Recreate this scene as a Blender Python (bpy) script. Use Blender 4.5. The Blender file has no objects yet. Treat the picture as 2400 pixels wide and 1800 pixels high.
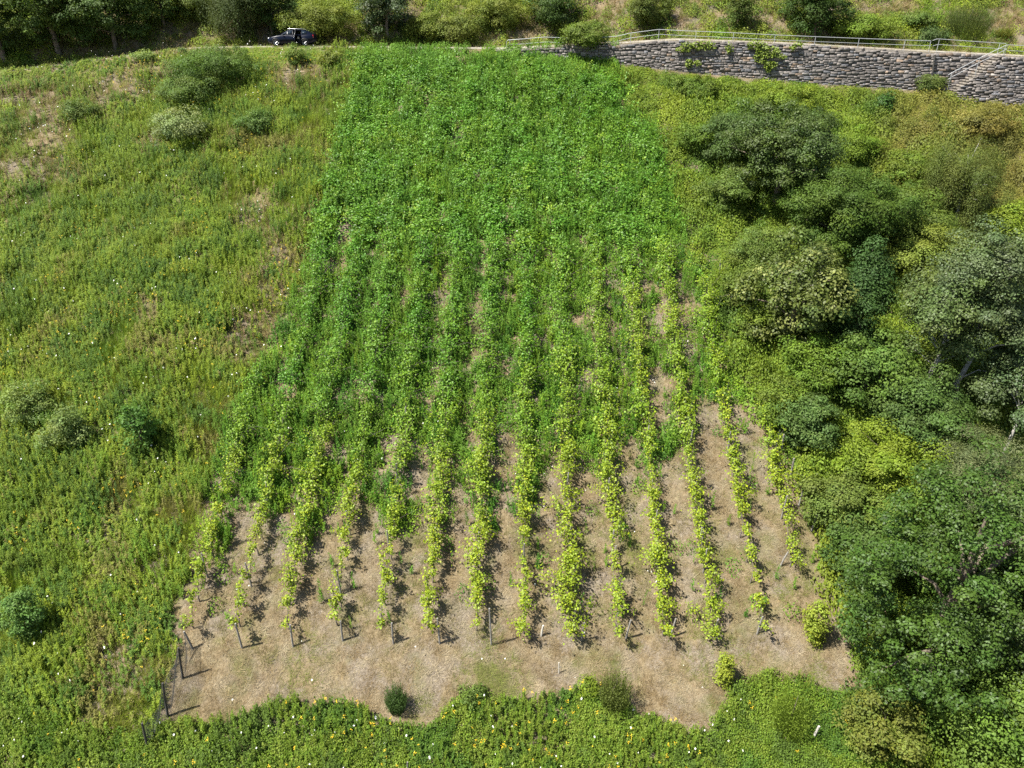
import bpy, bmesh, math, random
import numpy as np

# ------------------------------------------------------------------ camera, light, exposure
S = bpy.context.scene
COL = S.collection
R = math.radians
CZ = 33.0                                   # camera height above datum
PITCH = R(27.5)
FPX = 1714.0                                # focal length in photo pixels (photo is 2400 x 1800)
cam_d = bpy.data.cameras.new('camera'); cam = bpy.data.objects.new('camera', cam_d); COL.objects.link(cam)
cam_d.sensor_width = 36.0; cam_d.lens = 36.0 * FPX / 2400.0
cam_d.clip_end = 2000.0
cam.location = (0, 0, CZ); cam.rotation_euler = (R(90) - PITCH, 0, 0)
S.camera = cam

SUN_DIR = np.array([-0.50, -0.16, 0.85]); SUN_DIR /= np.linalg.norm(SUN_DIR)
W = bpy.data.worlds.new("World"); S.world = W; W.use_nodes = True
nt = W.node_tree
sky = nt.nodes.new('ShaderNodeTexSky'); sky.sky_type = 'NISHITA'; sky.sun_disc = False
sky.sun_elevation = math.asin(SUN_DIR[2]); sky.sun_rotation = math.atan2(SUN_DIR[0], SUN_DIR[1])
bg = nt.nodes['Background']; bg.inputs['Strength'].default_value = 0.062
nt.links.new(sky.outputs[0], bg.inputs['Color'])
sd = bpy.data.lights.new('sun', 'SUN'); sun = bpy.data.objects.new('sun', sd); COL.objects.link(sun)
sd.energy = 4.9; sd.angle = R(0.5); sd.color = (1.0, 0.955, 0.87)
from mathutils import Vector
sun.rotation_euler = Vector(tuple(-SUN_DIR)).to_track_quat('-Z', 'Y').to_euler()
sun.location = (-40, -20, 120)
S.view_settings.view_transform = 'Standard'; S.view_settings.look = 'None'
S.view_settings.exposure = 1.4; S.view_settings.gamma = 1.0
S.cycles.max_bounces = 5; S.cycles.diffuse_bounces = 3; S.cycles.glossy_bounces = 2
S.cycles.transmission_bounces = 3; S.cycles.transparent_max_bounces = 4
S.cycles.use_denoising = False

K = 2400.0 / 2212.0                         # some positions were read off a 2212 px wide view
rng = np.random.default_rng(7)
random.seed(7)

# ------------------------------------------------------------------ noise
_lat = np.random.default_rng(99).random((256, 256))
def vnoise(x, y):
    xi = np.floor(x).astype(int); yi = np.floor(y).astype(int)
    fx = x - xi; fy = y - yi
    fx = fx * fx * (3 - 2 * fx); fy = fy * fy * (3 - 2 * fy)
    a = _lat[xi & 255, yi & 255]; b = _lat[(xi + 1) & 255, yi & 255]
    c = _lat[xi & 255, (yi + 1) & 255]; d = _lat[(xi + 1) & 255, (yi + 1) & 255]
    return (a * (1 - fx) + b * fx) * (1 - fy) + (c * (1 - fx) + d * fx) * fy
def fnoise(x, y, s=1.0, o=0.0, n=3):
    x = np.asarray(x, float) * s + o; y = np.asarray(y, float) * s + o * 1.7
    x, y = .88 * x - .47 * y, .47 * x + .88 * y
    wx = vnoise(x * .9 + 31, y * .9 + 7); wy = vnoise(x * .9 + 5, y * .9 + 47)
    x, y = x + wx * .8, y + wy * .8
    t = 0; a = 0.5; tot = 0
    for k in range(n):
        t = t + a * vnoise(x, y); tot += a; a *= 0.5; x, y = 2.03 * (.825 * x - .565 * y) + 11.3, 2.03 * (.565 * x + .825 * y) + 5.7
    return t / tot
def sstep(a, b, x):
    t = np.clip((x - a) / (b - a), 0, 1); return t * t * (3 - 2 * t)

# ------------------------------------------------------------------ pixels <-> rays
cp, sp = math.cos(PITCH), math.sin(PITCH)
def ray(u, v):
    a = (u - 1200.0) / FPX; b = (900.0 - v) / FPX
    return np.array([a, cp + b * sp, -sp + b * cp])
def project(x, y, z):
    dz = z - CZ
    dep = y * cp - dz * sp
    upc = y * sp + dz * cp
    dep = np.maximum(dep, 0.01)
    return 1200 + FPX * x / dep, 900 - FPX * upc / dep, dep

SL = 0.5276
def plane(y): return CZ - 30.1 + (y - 28.3) * SL
def plane_hit(u, v):
    d = ray(u, v)
    t = (-30.1 - 28.3 * SL) / (d[2] - SL * d[1])
    return d[0] * t, d[1] * t, CZ + d[2] * t
edge_px = [(-150, 190), (0, 172), (217, 143), (434, 116), (608, 113), (760, 113), (950, 115), (1176, 125),
           (1433, 145), (1600, 163), (1875, 188), (2142, 206), (2400, 221), (2560, 233)]
EX, EY, EZ = [], [], []
for (u, v) in edge_px:
    x, y, z = plane_hit(u, v); EX.append(x); EY.append(y); EZ.append(z)
top_px = {1176: 117, 1433: 105, 1600: 95, 1875: 106, 2142: 122, 2400: 135, 2560: 146}
for i, (u, v) in enumerate(edge_px):
    if u in top_px:
        d = ray(u, top_px[u]); t = EY[i] / d[1]; EZ[i] = CZ + d[2] * t
# continue outwards
EX = [-400, -90] + EX + [95, 400]; EY = [EY[0] - 14, EY[0] - 6] + EY + [EY[-1] - 3, EY[-1] - 20]
EZ = [plane(EY[0]), plane(EY[1])] + EZ + [EZ[-1] - .9, EZ[-1] - 8]
EX, EY, EZ = map(np.array, (EX, EY, EZ))
def ye(x): return np.interp(x, EX, EY)
def zr(x): return np.interp(x, EX, EZ)
ROADW = 3.6
def height(x, y):
    x = np.asarray(x, float); y = np.asarray(y, float)
    d = y - ye(x); r = zr(x)
    amp = sstep(0, -6, d)
    yy = np.maximum(y, -60)
    below = plane(yy) + (fnoise(x, y, .16, 3.1) - .5) * 1.3 * amp + (fnoise(x, y, .7, 8.1) - .5) * .3 * amp
    dd = np.maximum(d - ROADW, 0)
    above = r + np.minimum(np.maximum(d, 0), ROADW) * .02 + np.minimum(dd, 100) * .62 * sstep(0, 2.0, dd) \
        + (fnoise(x, y, .22, 5.3) - .5) * 1.4 * sstep(0.5, 5, dd)
    return np.where(d < 0.03, below, above)
def ground_at(u, v, lift=0.0):
    d = ray(u, v)
    t = np.arange(12, 150, 0.05)
    g = height(d[0] * t, d[1] * t) + lift
    z = CZ + d[2] * t
    k = int(np.argmax(z < g))
    if not (z < g).any(): k = len(t) - 1
    return np.array([d[0] * t[k], d[1] * t[k], float(height(d[0] * t[k], d[1] * t[k]))])
def at_edge(u, v, off):
    """the point of a pixel's ray that lies OFF metres behind the edge of the terrace"""
    d = ray(u, v); t = 70.0
    for _ in range(12): t = (float(ye(d[0] * t)) + off) / d[1]
    return np.array([d[0] * t, d[1] * t, CZ + d[2] * t])

# ------------------------------------------------------------------ object helpers
ORD = ['first', 'second', 'third', 'fourth', 'fifth', 'sixth', 'seventh', 'eighth', 'ninth', 'tenth', 'eleventh', 'twelfth',
       'thirteenth', 'fourteenth', 'fifteenth', 'sixteenth', 'seventeenth', 'eighteenth', 'nineteenth', 'twentieth',
       'twenty-first', 'twenty-second', 'twenty-third', 'twenty-fourth', 'twenty-fifth']
def tag(o, label=None, cat=None, group=None, kind=None):
    if label: o['label'] = label
    if cat: o['category'] = cat
    if group: o['group'] = group
    if kind: o['kind'] = kind
    return o
def empty(name, loc, rz=0):
    o = bpy.data.objects.new(name, None); COL.objects.link(o); o.location = tuple(float(c) for c in loc); o.rotation_euler = (0, 0, rz)
    o.empty_display_size = 0.2
    return o
def link(name, me, parent=None, loc=None):
    o = bpy.data.objects.new(name, me); COL.objects.link(o)
    if parent is not None: o.parent = parent
    if loc is not None: o.location = tuple(float(c) for c in loc)
    return o
class MB:
    """gathers vertices, quads and triangles (numpy) for ONE mesh; a colour per face"""
    def __init__(s): s.V = []; s.Q = []; s.T = []; s.qc = []; s.tc = []; s.n = 0
    def add(s, V, F, c=(1, 1, 1)):
        V = np.asarray(V, float).reshape(-1, 3); F = np.asarray(F, int)
        c = np.asarray(c, float)
        if c.ndim == 1: c = np.tile(c, (len(F), 1))
        s.V.append(V)
        if F.shape[1] == 4: s.Q.append(F + s.n); s.qc.append(c)
        else: s.T.append(F + s.n); s.tc.append(c)
        s.n += len(V)
    def mesh(s, name, mat, smooth=False):
        V = np.concatenate(s.V) if s.V else np.zeros((0, 3))
        Q = np.concatenate(s.Q) if s.Q else np.zeros((0, 4), int)
        T = np.concatenate(s.T) if s.T else np.zeros((0, 3), int)
        me = bpy.data.meshes.new(name)
        me.vertices.add(len(V)); me.vertices.foreach_set('co', V.astype(np.float32).ravel())
        li = np.concatenate([Q.ravel(), T.ravel()])
        me.loops.add(len(li)); me.loops.foreach_set('vertex_index', li.astype(np.int32))
        n = len(Q) + len(T)
        me.polygons.add(n)
        st = np.concatenate([np.arange(len(Q)) * 4, len(Q) * 4 + np.arange(len(T)) * 3])
        me.polygons.foreach_set('loop_start', st.astype(np.int32))
        c = np.concatenate([x for x in (s.qc + s.tc)]) if n else np.zeros((0, 3))
        a = me.attributes.new('Col', 'FLOAT_COLOR', 'FACE')
        a.data.foreach_set('color', np.concatenate([c, np.ones((n, 1))], 1).astype(np.float32).ravel())
        me.update(calc_edges=True)
        if smooth: me.polygons.foreach_set('use_smooth', np.ones(n, bool))
        me.materials.append(mat)
        return me
    def build(s, name, mat, parent=None, loc=None, smooth=False):
        return link(name, s.mesh(name, mat, smooth), parent, loc)
    # shapes
    def box(s, c, size, rot=None, col=(1, 1, 1), taper=1.0):
        hx, hy, hz = [q / 2 for q in size]
        V = np.array([[-hx, -hy, -hz], [hx, -hy, -hz], [hx, hy, -hz], [-hx, hy, -hz],
                      [-hx * taper, -hy * taper, hz], [hx * taper, -hy * taper, hz], [hx * taper, hy * taper, hz], [-hx * taper, hy * taper, hz]])
        if rot is not None: V = V @ np.asarray(rot).T
        V = V + np.asarray(c)
        s.add(V, [[0, 3, 2, 1], [4, 5, 6, 7], [0, 1, 5, 4], [1, 2, 6, 5], [2, 3, 7, 6], [3, 0, 4, 7]], col)
    def tube(s, pts, rad, seg=6, col=(1, 1, 1), cap=True):
        P = np.asarray(pts, float); n = len(P)
        rad = np.broadcast_to(np.asarray(rad, float), (n,))
        T = np.gradient(P, axis=0); T /= np.linalg.norm(T, axis=1)[:, None] + 1e-9
        ref = np.array([0.31, 0.95, 0.05]) if abs(T[0][2]) > .5 else np.array([0, 0, 1.0])
        A = np.cross(T, ref); A /= np.linalg.norm(A, axis=1)[:, None] + 1e-9
        B = np.cross(T, A)
        th = np.arange(seg) / seg * 2 * math.pi
        V = P[:, None] + rad[:, None, None] * (np.cos(th)[None, :, None] * A[:, None] + np.sin(th)[None, :, None] * B[:, None])
        F = []
        for i in range(n - 1):
            for j in range(seg):
                k = (j + 1) % seg
                F.append([i * seg + j, i * seg + k, (i + 1) * seg + k, (i + 1) * seg + j])
        s.add(V.reshape(-1, 3), F, col)
        if cap:
            for e, i in ((0, 0), (1, n - 1)):
                Vc = np.concatenate([V[i], P[i:i + 1]])
                F = [[j, (j + 1) % seg, seg] if e else [(j + 1) % seg, j, seg] for j in range(seg)]
                s.add(Vc, F, col)

def unit(v): return v / (np.linalg.norm(v, axis=-1, keepdims=True) + 1e-9)
def leaf_quads(mb, P, N, L, wid, col, g, droop=0.0):
    """one folded diamond per point: P points, N leaf normals, L lengths, wid width/length"""
    n = len(P)
    r = g.normal(size=(n, 3)); r[:, 2] -= droop
    A = unit(r - (r * N).sum(1)[:, None] * N)            # leaf axis
    B = np.cross(N, A)
    L = np.broadcast_to(np.asarray(L, float), (n,))[:, None]
    w = L * wid * .5
    V = np.stack([P, P + A * L * .45 + B * w + N * L * .08, P + A * L, P + A * L * .45 - B * w + N * L * .08], 1)
    F = np.arange(n * 4).reshape(n, 4)
    mb.add(V.reshape(-1, 3), F, col)

# ------------------------------------------------------------------ materials
def mat(name):
    m = bpy.data.materials.new(name); m.use_nodes = True
    return m, m.node_tree, m.node_tree.nodes['Principled BSDF']
def leaf_material(name, trans=.35, rough=.6, spec=.2):
    m, t, p = mat(name)
    a = t.nodes.new('ShaderNodeAttribute'); a.attribute_name = 'Col'
    oi = t.nodes.new('ShaderNodeObjectInfo')
    mx = t.nodes.new('ShaderNodeMix'); mx.data_type = 'RGBA'; mx.blend_type = 'MULTIPLY'; mx.inputs[0].default_value = 1
    t.links.new(a.outputs['Color'], mx.inputs[6]); t.links.new(oi.outputs['Color'], mx.inputs[7])
    t.links.new(mx.outputs[2], p.inputs['Base Color'])
    p.inputs['Roughness'].default_value = rough; p.inputs['Specular IOR Level'].default_value = spec
    tr = t.nodes.new('ShaderNodeBsdfTranslucent')
    m2 = t.nodes.new('ShaderNodeMix'); m2.data_type = 'RGBA'; m2.blend_type = 'MULTIPLY'; m2.inputs[0].default_value = 1
    m2.inputs[7].default_value = (1.15, 1.15, .55, 1)
    t.links.new(mx.outputs[2], m2.inputs[6]); t.links.new(m2.outputs[2], tr.inputs['Color'])
    ms = t.nodes.new('ShaderNodeMixShader'); ms.inputs[0].default_value = trans
    out = t.nodes['Material Output']
    t.links.new(p.outputs[0], ms.inputs[1]); t.links.new(tr.outputs[0], ms.inputs[2]); t.links.new(ms.outputs[0], out.inputs['Surface'])
    return m
def noise_material(name, cols, scale=6, rough=.85, bump=.3, detail=6, attr=False, spec=.2, stretch=None, bscale=None):
    m, t, p = mat(name)
    g = t.nodes.new('ShaderNodeNewGeometry'); nz = t.nodes.new('ShaderNodeTexNoise')
    nz.inputs['Scale'].default_value = scale; nz.inputs['Detail'].default_value = detail
    src = g.outputs['Position']
    if stretch:
        tc = t.nodes.new('ShaderNodeTexCoord'); mp = t.nodes.new('ShaderNodeMapping'); mp.inputs['Scale'].default_value = stretch
        t.links.new(tc.outputs['Object'], mp.inputs[0]); src = mp.outputs[0]
    t.links.new(src, nz.inputs['Vector'])
    cr = t.nodes.new('ShaderNodeValToRGB'); e = cr.color_ramp.elements
    e[0].position = .3; e[0].color = (*cols[0], 1); e[1].position = .72; e[1].color = (*cols[-1], 1)
    for i, c in enumerate(cols[1:-1]):
        q = e.new(.3 + .42 * (i + 1) / (len(cols) - 1)); q.color = (*c, 1)
    t.links.new(nz.outputs['Fac'], cr.inputs[0])
    o = cr.outputs[0]
    if attr:
        a = t.nodes.new('ShaderNodeAttribute'); a.attribute_name = 'Col'
        mx = t.nodes.new('ShaderNodeMix'); mx.data_type = 'RGBA'; mx.blend_type = 'MULTIPLY'; mx.inputs[0].default_value = 1
        t.links.new(o, mx.inputs[6]); t.links.new(a.outputs['Color'], mx.inputs[7]); o = mx.outputs[2]
    t.links.new(o, p.inputs['Base Color'])
    p.inputs['Roughness'].default_value = rough; p.inputs['Specular IOR Level'].default_value = spec
    if bump:
        b = t.nodes.new('ShaderNodeBump'); b.inputs['Strength'].default_value = bump; b.inputs['Distance'].default_value = .05
        n2 = t.nodes.new('ShaderNodeTexNoise'); n2.inputs['Scale'].default_value = bscale or scale * 3; n2.inputs['Detail'].default_value = 4
        t.links.new(src, n2.inputs['Vector'])
        t.links.new(n2.outputs['Fac'], b.inputs['Height']); t.links.new(b.outputs[0], p.inputs['Normal'])
    return m
def plain(name, col, rough=.4, metal=0., spec=.5, coat=0., nscale=9, var=.12):
    m, t, p = mat(name)
    tc = t.nodes.new('ShaderNodeTexCoord'); nz = t.nodes.new('ShaderNodeTexNoise'); nz.inputs['Scale'].default_value = nscale
    t.links.new(tc.outputs['Object'], nz.inputs['Vector'])
    cr = t.nodes.new('ShaderNodeValToRGB'); e = cr.color_ramp.elements
    e[0].position = .35; e[1].position = .65
    e[0].color = (*[c * (1 - var) for c in col], 1); e[1].color = (*[min(1, c * (1 + var)) for c in col], 1)
    t.links.new(nz.outputs['Fac'], cr.inputs[0]); t.links.new(cr.outputs[0], p.inputs['Base Color'])
    p.inputs['Roughness'].default_value = rough; p.inputs['Metallic'].default_value = metal
    p.inputs['Specular IOR Level'].default_value = spec; p.inputs['Coat Weight'].default_value = coat
    return m
LEAF = leaf_material('leaf')
GLOSSLEAF = leaf_material('glossy_leaf', .3, .52, .3)
BLADE = leaf_material('grass_blade', .3, .6, .2)
STRAW = leaf_material('straw', .2, .7, .15)
PETAL = leaf_material('petal', .15, .6, .2)
BARK = noise_material('bark', [(.09, .07, .05), (.2, .17, .13)], 9, .9, .6)
PALEBARK = noise_material('pale_bark', [(.26, .25, .22), (.5, .48, .44)], 5, .8, .4)
VINEWOOD = noise_material('vine_wood', [(.09, .075, .06), (.22, .19, .16)], 14, .9, .6)
POSTWOOD = noise_material('weathered_wood', [(.13, .12, .105), (.24, .225, .2), (.33, .31, .28)], 4, .85, .4, stretch=(9, 9, 1.2))
DARKWOOD = noise_material('dark_wood', [(.035, .033, .03), (.09, .085, .075)], 4, .8, .4, stretch=(9, 9, 1.2))
PALEWOOD = noise_material('bleached_wood', [(.38, .35, .3), (.58, .55, .49)], 4, .8, .3, stretch=(9, 9, 1.2))
GALV = plain('galvanised_steel', (.40, .415, .42), .5, .3, .4, 0, 14, .15)
WIRE = plain('dark_wire', (.06, .065, .07), .5, .4)

# ground: parched grass and slaty soil, a mixture of several sizes of patches
def ground_material():
    m, t, p = mat('dry_slope')
    g = t.nodes.new('ShaderNodeNewGeometry')
    def nz(s, d=5, rough=.6):
        n = t.nodes.new('ShaderNodeTexNoise'); n.inputs['Scale'].default_value = s; n.inputs['Detail'].default_value = d
        n.inputs['Roughness'].default_value = rough; t.links.new(g.outputs['Position'], n.inputs['Vector']); return n.outputs['Fac']
    def ramp(f, stops):
        c = t.nodes.new('ShaderNodeValToRGB'); e = c.color_ramp.elements
        e[0].position, e[0].color = stops[0][0], (*stops[0][1], 1); e[1].position, e[1].color = stops[-1][0], (*stops[-1][1], 1)
        for q, k in stops[1:-1]: x = e.new(q); x.color = (*k, 1)
        t.links.new(f, c.inputs[0]); return c.outputs[0]
    def mix(f, a, b):
        x = t.nodes.new('ShaderNodeMix'); x.data_type = 'RGBA'
        t.links.new(f, x.inputs[0]); t.links.new(a, x.inputs[6]); t.links.new(b, x.inputs[7]); return x.outputs[2]
    straw = ramp(nz(5, 8, .7), [(.3, (0.105, 0.077, 0.043)), (.5, (0.186, 0.143, 0.084)), (.7, (0.267, 0.217, 0.136))])
    soil = ramp(nz(7, 8, .7), [(.3, (0.106, 0.083, 0.059)), (.55, (0.198, 0.165, 0.125)), (.72, (0.304, 0.264, 0.211))])
    green = ramp(nz(4, 6), [(.3, (0.068, 0.075, 0.022)), (.7, (0.150, 0.143, 0.056))])
    b1 = t.nodes.new('ShaderNodeValToRGB'); b1.color_ramp.elements[0].position = .45; b1.color_ramp.elements[1].position = .6
    t.links.new(nz(.55, 4), b1.inputs[0])
    b2 = t.nodes.new('ShaderNodeValToRGB'); b2.color_ramp.elements[0].position = .52; b2.color_ramp.elements[1].position = .68
    t.links.new(nz(.38, 5), b2.inputs[0])
    c = mix(b2.outputs[0], mix(b1.outputs[0], straw, soil), green)
    t.links.new(c, p.inputs['Base Color']); p.inputs['Roughness'].default_value = .95; p.inputs['Specular IOR Level'].default_value = .1
    b = t.nodes.new('ShaderNodeBump'); b.inputs['Strength'].default_value = .8; b.inputs['Distance'].default_value = .12
    t.links.new(nz(9, 8, .7), b.inputs['Height']); t.links.new(b.outputs[0], p.inputs['Normal'])
    return m
GROUND = ground_material()
GRAVEL = noise_material('gravel_track', [(0.180, 0.158, 0.128), (0.270, 0.247, 0.210), (0.345, 0.323, 0.285)], 7, .95, .5, 8)

# ------------------------------------------------------------------ ground sheet and track
def build_ground():
    xs = np.concatenate([[-400, -250, -160, -120, -95], np.arange(-80, 80.1, .5), [95, 120, 160, 250, 400]])
    ds = np.concatenate([[-300, -200, -150, -120, -100], np.arange(-85, -.4, .5), [-.02, 0.05], np.arange(.5, 30, .5),
                         [31, 33, 36, 40, 46, 55, 70, 90, 120, 180, 300]])
    X, D = np.meshgrid(xs, ds)
    Y = ye(X) + D; Z = height(X, Y)
    far = np.maximum(D - 103, 0); Z = Z - far * .0
    V = np.stack([X, Y, Z], -1).reshape(-1, 3)
    nr, nc = X.shape
    i = np.arange(nr - 1)[:, None] * nc + np.arange(nc - 1)[None]
    F = np.stack([i, i + 1, i + 1 + nc, i + nc], -1).reshape(-1, 4)
    mb = MB(); mb.add(V, F); o = mb.build('hillside', GROUND, smooth=True); tag(o, kind='structure')
    xs = np.arange(-78, 78, .75)
    mb = MB(); V = []
    for x in xs:
        for d in (.75, 1.5, 2.2, 2.9):
            dd = d + .25 * (fnoise(x, d, .5, 4) - .5); y = float(ye(x)) + dd
            V.append((x, y, float(height(x, y)) + .02 + (.03 if d in (1.5, 2.2) else 0)))
    F = [[a * 4 + b, (a + 1) * 4 + b, (a + 1) * 4 + b + 1, a * 4 + b + 1] for a in range(len(xs) - 1) for b in range(3)]
    mb.add(V, F); o = mb.build('track', GRAVEL, smooth=True); tag(o, kind='structure')
build_ground()

# ------------------------------------------------------------------ dry stone wall, steps, railings
STONE = noise_material('slate_stone', [(.62, .62, .62), (1, 1, 1), (1.25, 1.22, 1.15)], 6, .9, .6, 6, attr=True, bscale=30)
MORTAR = noise_material('wall_joints', [(.08, .072, .062), (.17, .155, .135)], 8, .95, .5)
XW0, XW1 = at_edge(1165, 120, -.1)[0], 64.0
XS0, XS1 = at_edge(2228, 205, -1.2)[0], at_edge(2352, 118, -1.2)[0]      # foot and head of the flight of steps
def stone_face(mb, x0, x1, off, zb, zt, g, thick=.16):
    """irregular courses of stones on the vertical face Y = ye(x)+off between the heights zb(x) and zt(x)"""
    lo = min(float(zb(x)) for x in np.linspace(x0, x1, 40)) - .3
    hi = max(float(zt(x)) for x in np.linspace(x0, x1, 40))
    z = lo
    while z < hi:
        h = g.uniform(.13, .30); x = x0 - g.uniform(0, .3)
        while x < x1:
            l = g.uniform(.2, .7); xc = x + l / 2; zc = z + h / 2 + .09 * math.sin(xc * .9 + z) + g.normal(0, .045)
            hh = h * g.uniform(.7, 1.02)
            if x0 - .1 < xc < x1 + .1 and zc + hh * .3 < float(zt(xc)) and zc > float(zb(xc)) - .35:
                y = float(ye(xc)) + off + (float(zt(xc)) - zc) * -.07
                sl = float(ye(xc + .1) - ye(xc - .1)) / .2
                a = math.atan(sl)
                c = np.array([.20, .18, .167]) * g.uniform(.7, 1.32)
                q = g.random()
                if q < .06: c = c * np.array([1.18, 1.0, .82])
                elif q < .2: c = c * np.array([.88, .97, 1.1])
                elif q < .26: c = c * 1.45
                tw = a + g.normal(0, .035)
                rot = np.array([[math.cos(tw), -math.sin(tw), 0], [math.sin(tw), math.cos(tw), 0], [0, 0, 1]])
                ti = g.normal(0, .03); rot = rot @ np.array([[math.cos(ti), 0, math.sin(ti)], [0, 1, 0], [-math.sin(ti), 0, math.cos(ti)]])
                hx, hy, hz = (l - .02) / 2, thick / 2, (hh - .012) / 2
                bv = min(.03, hz * .4)
                # a block with chamfered front edges
                V = np.array([[-hx, hy, -hz], [hx, hy, -hz], [hx, hy, hz], [-hx, hy, hz],
                              [-hx, -hy + bv, -hz], [hx, -hy + bv, -hz], [hx, -hy + bv, hz], [-hx, -hy + bv, hz],
                              [-hx + bv, -hy, -hz + bv], [hx - bv, -hy, -hz + bv], [hx - bv, -hy, hz - bv], [-hx + bv, -hy, hz - bv]])
                V[4:] += g.normal(0, .012, (8, 3))
                V = V @ rot.T + np.array([xc, y - g.uniform(0, .03), zc])
                mb.add(V, [[0, 1, 5, 4], [1, 2, 6, 5], [2, 3, 7, 6], [3, 0, 4, 7], [4, 5, 9, 8], [5, 6, 10, 9], [6, 7, 11, 10], [7, 4, 8, 11], [8, 9, 10, 11]], c)
            x += l
        z += h
def slab(mb, x0, x1, off0, off1, zb, zt, step=1.0):
    """solid core behind the stones from off0 (front) to off1 (back)"""
    xs = np.linspace(x0, x1, max(2, int((x1 - x0) / step) + 1)); V = []
    for x in xs:
        y = float(ye(x)); b, t = float(zb(x)), float(zt(x))
        V += [(x, y + off0 - (t - b) * .07, b), (x, y + off0, t), (x, y + off1, t), (x, y + off1, b)]
    n = len(xs); F = []
    for i in range(n - 1):
        for j in range(4):
            F.append([i * 4 + j, (i + 1) * 4 + j, (i + 1) * 4 + (j + 1) % 4, i * 4 + (j + 1) % 4])
    F += [[0, 1, 2, 3], [(n - 1) * 4 + 3, (n - 1) * 4 + 2, (n - 1) * 4 + 1, (n - 1) * 4]]
    mb.add(V, F)
def gz(off): return lambda x: height(x, ye(x) + off)
def build_wall():
    g = np.random.default_rng(21)
    topz = lambda x: zr(x) + .06 + .05 * math.sin(x * 1.3) * math.sin(x * .37)
    t = empty('retaining_wall', (0, 0, 0))
    tag(t, 'long dry-stone retaining wall of grey-brown slate carrying the track', 'wall')
    mb = MB(); stone_face(mb, XW0, XS1 + .2, -.12, gz(-.3), topz, g); mb.build('stonework', STONE, t)
    mb = MB(); slab(mb, XW0, XS1 + .3, -.10, .42, lambda x: height(x, ye(x) - .3) - .6, lambda x: topz(x) - .03); mb.build('wall_core', MORTAR, t)
    # the projecting length beyond the steps
    t2 = empty('retaining_wall', (0, 0, 0))
    tag(t2, 'projecting length of slate wall beyond the head of the stone steps', 'wall')
    mb = MB(); stone_face(mb, XS1 + .25, XW1, -1.32, gz(-1.5), topz, g); mb.build('stonework', STONE, t2)
    mb = MB(); slab(mb, XS1 + .32, XW1, -1.30, .42, lambda x: height(x, ye(x) - 1.5) - .6, lambda x: topz(x) - .03); mb.build('wall_core', MORTAR, t2)
    # steps, rising to the right in front of the wall
    st = empty('stone_steps', (XS0, float(ye(XS0)) - .7, 0))
    tag(st, 'narrow flight of rough stone steps climbing along the face of the wall', 'steps')
    zf = float(height(XS0, ye(XS0) - 1.0)); zh = float(topz(XS1)); n = 17; dx = (XS1 - XS0) / n
    stepz = lambda x: zf + (zh - zf) * (np.floor((np.clip(x, XS0, XS1 - .01) - XS0) / dx) + 1) / n
    mb = MB(); stone_face(mb, XS0, XS1 + .2, -1.32, gz(-1.5), lambda x: float(stepz(x)) - .1, g)
    for V in mb.V: V -= np.array(st.location)
    mb.build('side_masonry', STONE, st)
    for k in range(n):
        x0 = XS0 + k * dx; zt = zf + (zh - zf) * (k + 1) / n; xm = x0 + dx / 2
        y = float(ye(xm)); mb = MB(); c = np.array([.19, .17, .145]) * g.uniform(.8, 1.25)
        mb.box(np.array([xm + .03, y - .72, zt - .09]) - np.array(st.location), (dx + .1, 1.24, .18), None, c, .97)
        mb.build('step', STONE, st)
    mb = MB(); slab(mb, XS0 + .1, XS1 + .3, -1.28, -.14, lambda x: height(x, ye(x) - 1.5) - .6, lambda x: float(stepz(x)) - .19, .2)
    for V in mb.V: V -= np.array(st.location)
    mb.build('step_core', MORTAR, st)
    # dark tube standing in for the black shade of a recess in the wall
    a = at_edge(2192, 128, -.36); b = at_edge(2183, 186, -.62)
    d = empty('slot_shade', b); tag(d, 'dark tube standing in for the shade of a slot in the slate wall', 'shade_tube')
    mb = MB(); mb.tube([np.zeros(3), (a - b) * .5, a - b], .075, 8); mb.build('shade_tube', DARKWOOD, d)
    for f in (.25, .75):
        mb = MB(); mb.tube([(a - b) * (f - .012), (a - b) * (f + .012)], .1, 8); mb.build('shade_tube_band', WIRE, d)
build_wall()
def railing(label, tops, posts, mid_dv, off, r=.023, drop_end=False, basez=None, cat='railing'):
    """tops: pixels of the handrail; posts: pixel columns"""
    P = [at_edge(u, v, off) for (u, v) in tops]
    t = empty('metal_railing', (P[0][0], P[0][1], float(zr(P[0][0])))); o = np.array(t.location)
    tag(t, label, cat, 'galvanised railings along the wall')
    Pr = [p - o for p in P]
    if drop_end:
        Pr = [Pr[0] + np.array([-.12, 0, -.62]), Pr[0] + np.array([-.12, 0, -.12])] + Pr
    mb = MB(); mb.tube(Pr, r, 8); mb.build('top_rail', GALV, t)
    M = [at_edge(u, v + mid_dv, off) - o for (u, v) in tops]
    mb = MB(); mb.tube(M, r * .8, 8); mb.build('mid_rail', GALV, t)
    X = np.array([p[0] for p in P]); Z = np.array([p[2] for p in P])
    for u in posts:
        v = np.interp(u, [q[0] for q in tops], [q[1] for q in tops]); p = at_edge(u, v, off)
        zb = (basez(p[0]) if basez else float(zr(p[0])) - .1)
        mb = MB(); mb.tube([np.array([p[0], p[1], zb]) - o, p - o], r, 8); mb.build('post', GALV, t)
railing('long galvanised handrail on the wall top from the dry bank to the dark wall slot',
        [(1190, 94), (1230, 91), (1277, 87), (1330, 89), (1400, 88), (1447, 85), (1475, 78), (1505, 74), (1545, 69), (1600, 72), (1720, 77), (1817, 82), (1912, 86), (2014, 90), (2122, 94), (2182, 96)],
        [1195, 1330, 1479, 1545, 1632, 1720, 1817, 1912, 2014, 2122, 2182], 11.5, .15, drop_end=True)
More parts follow.
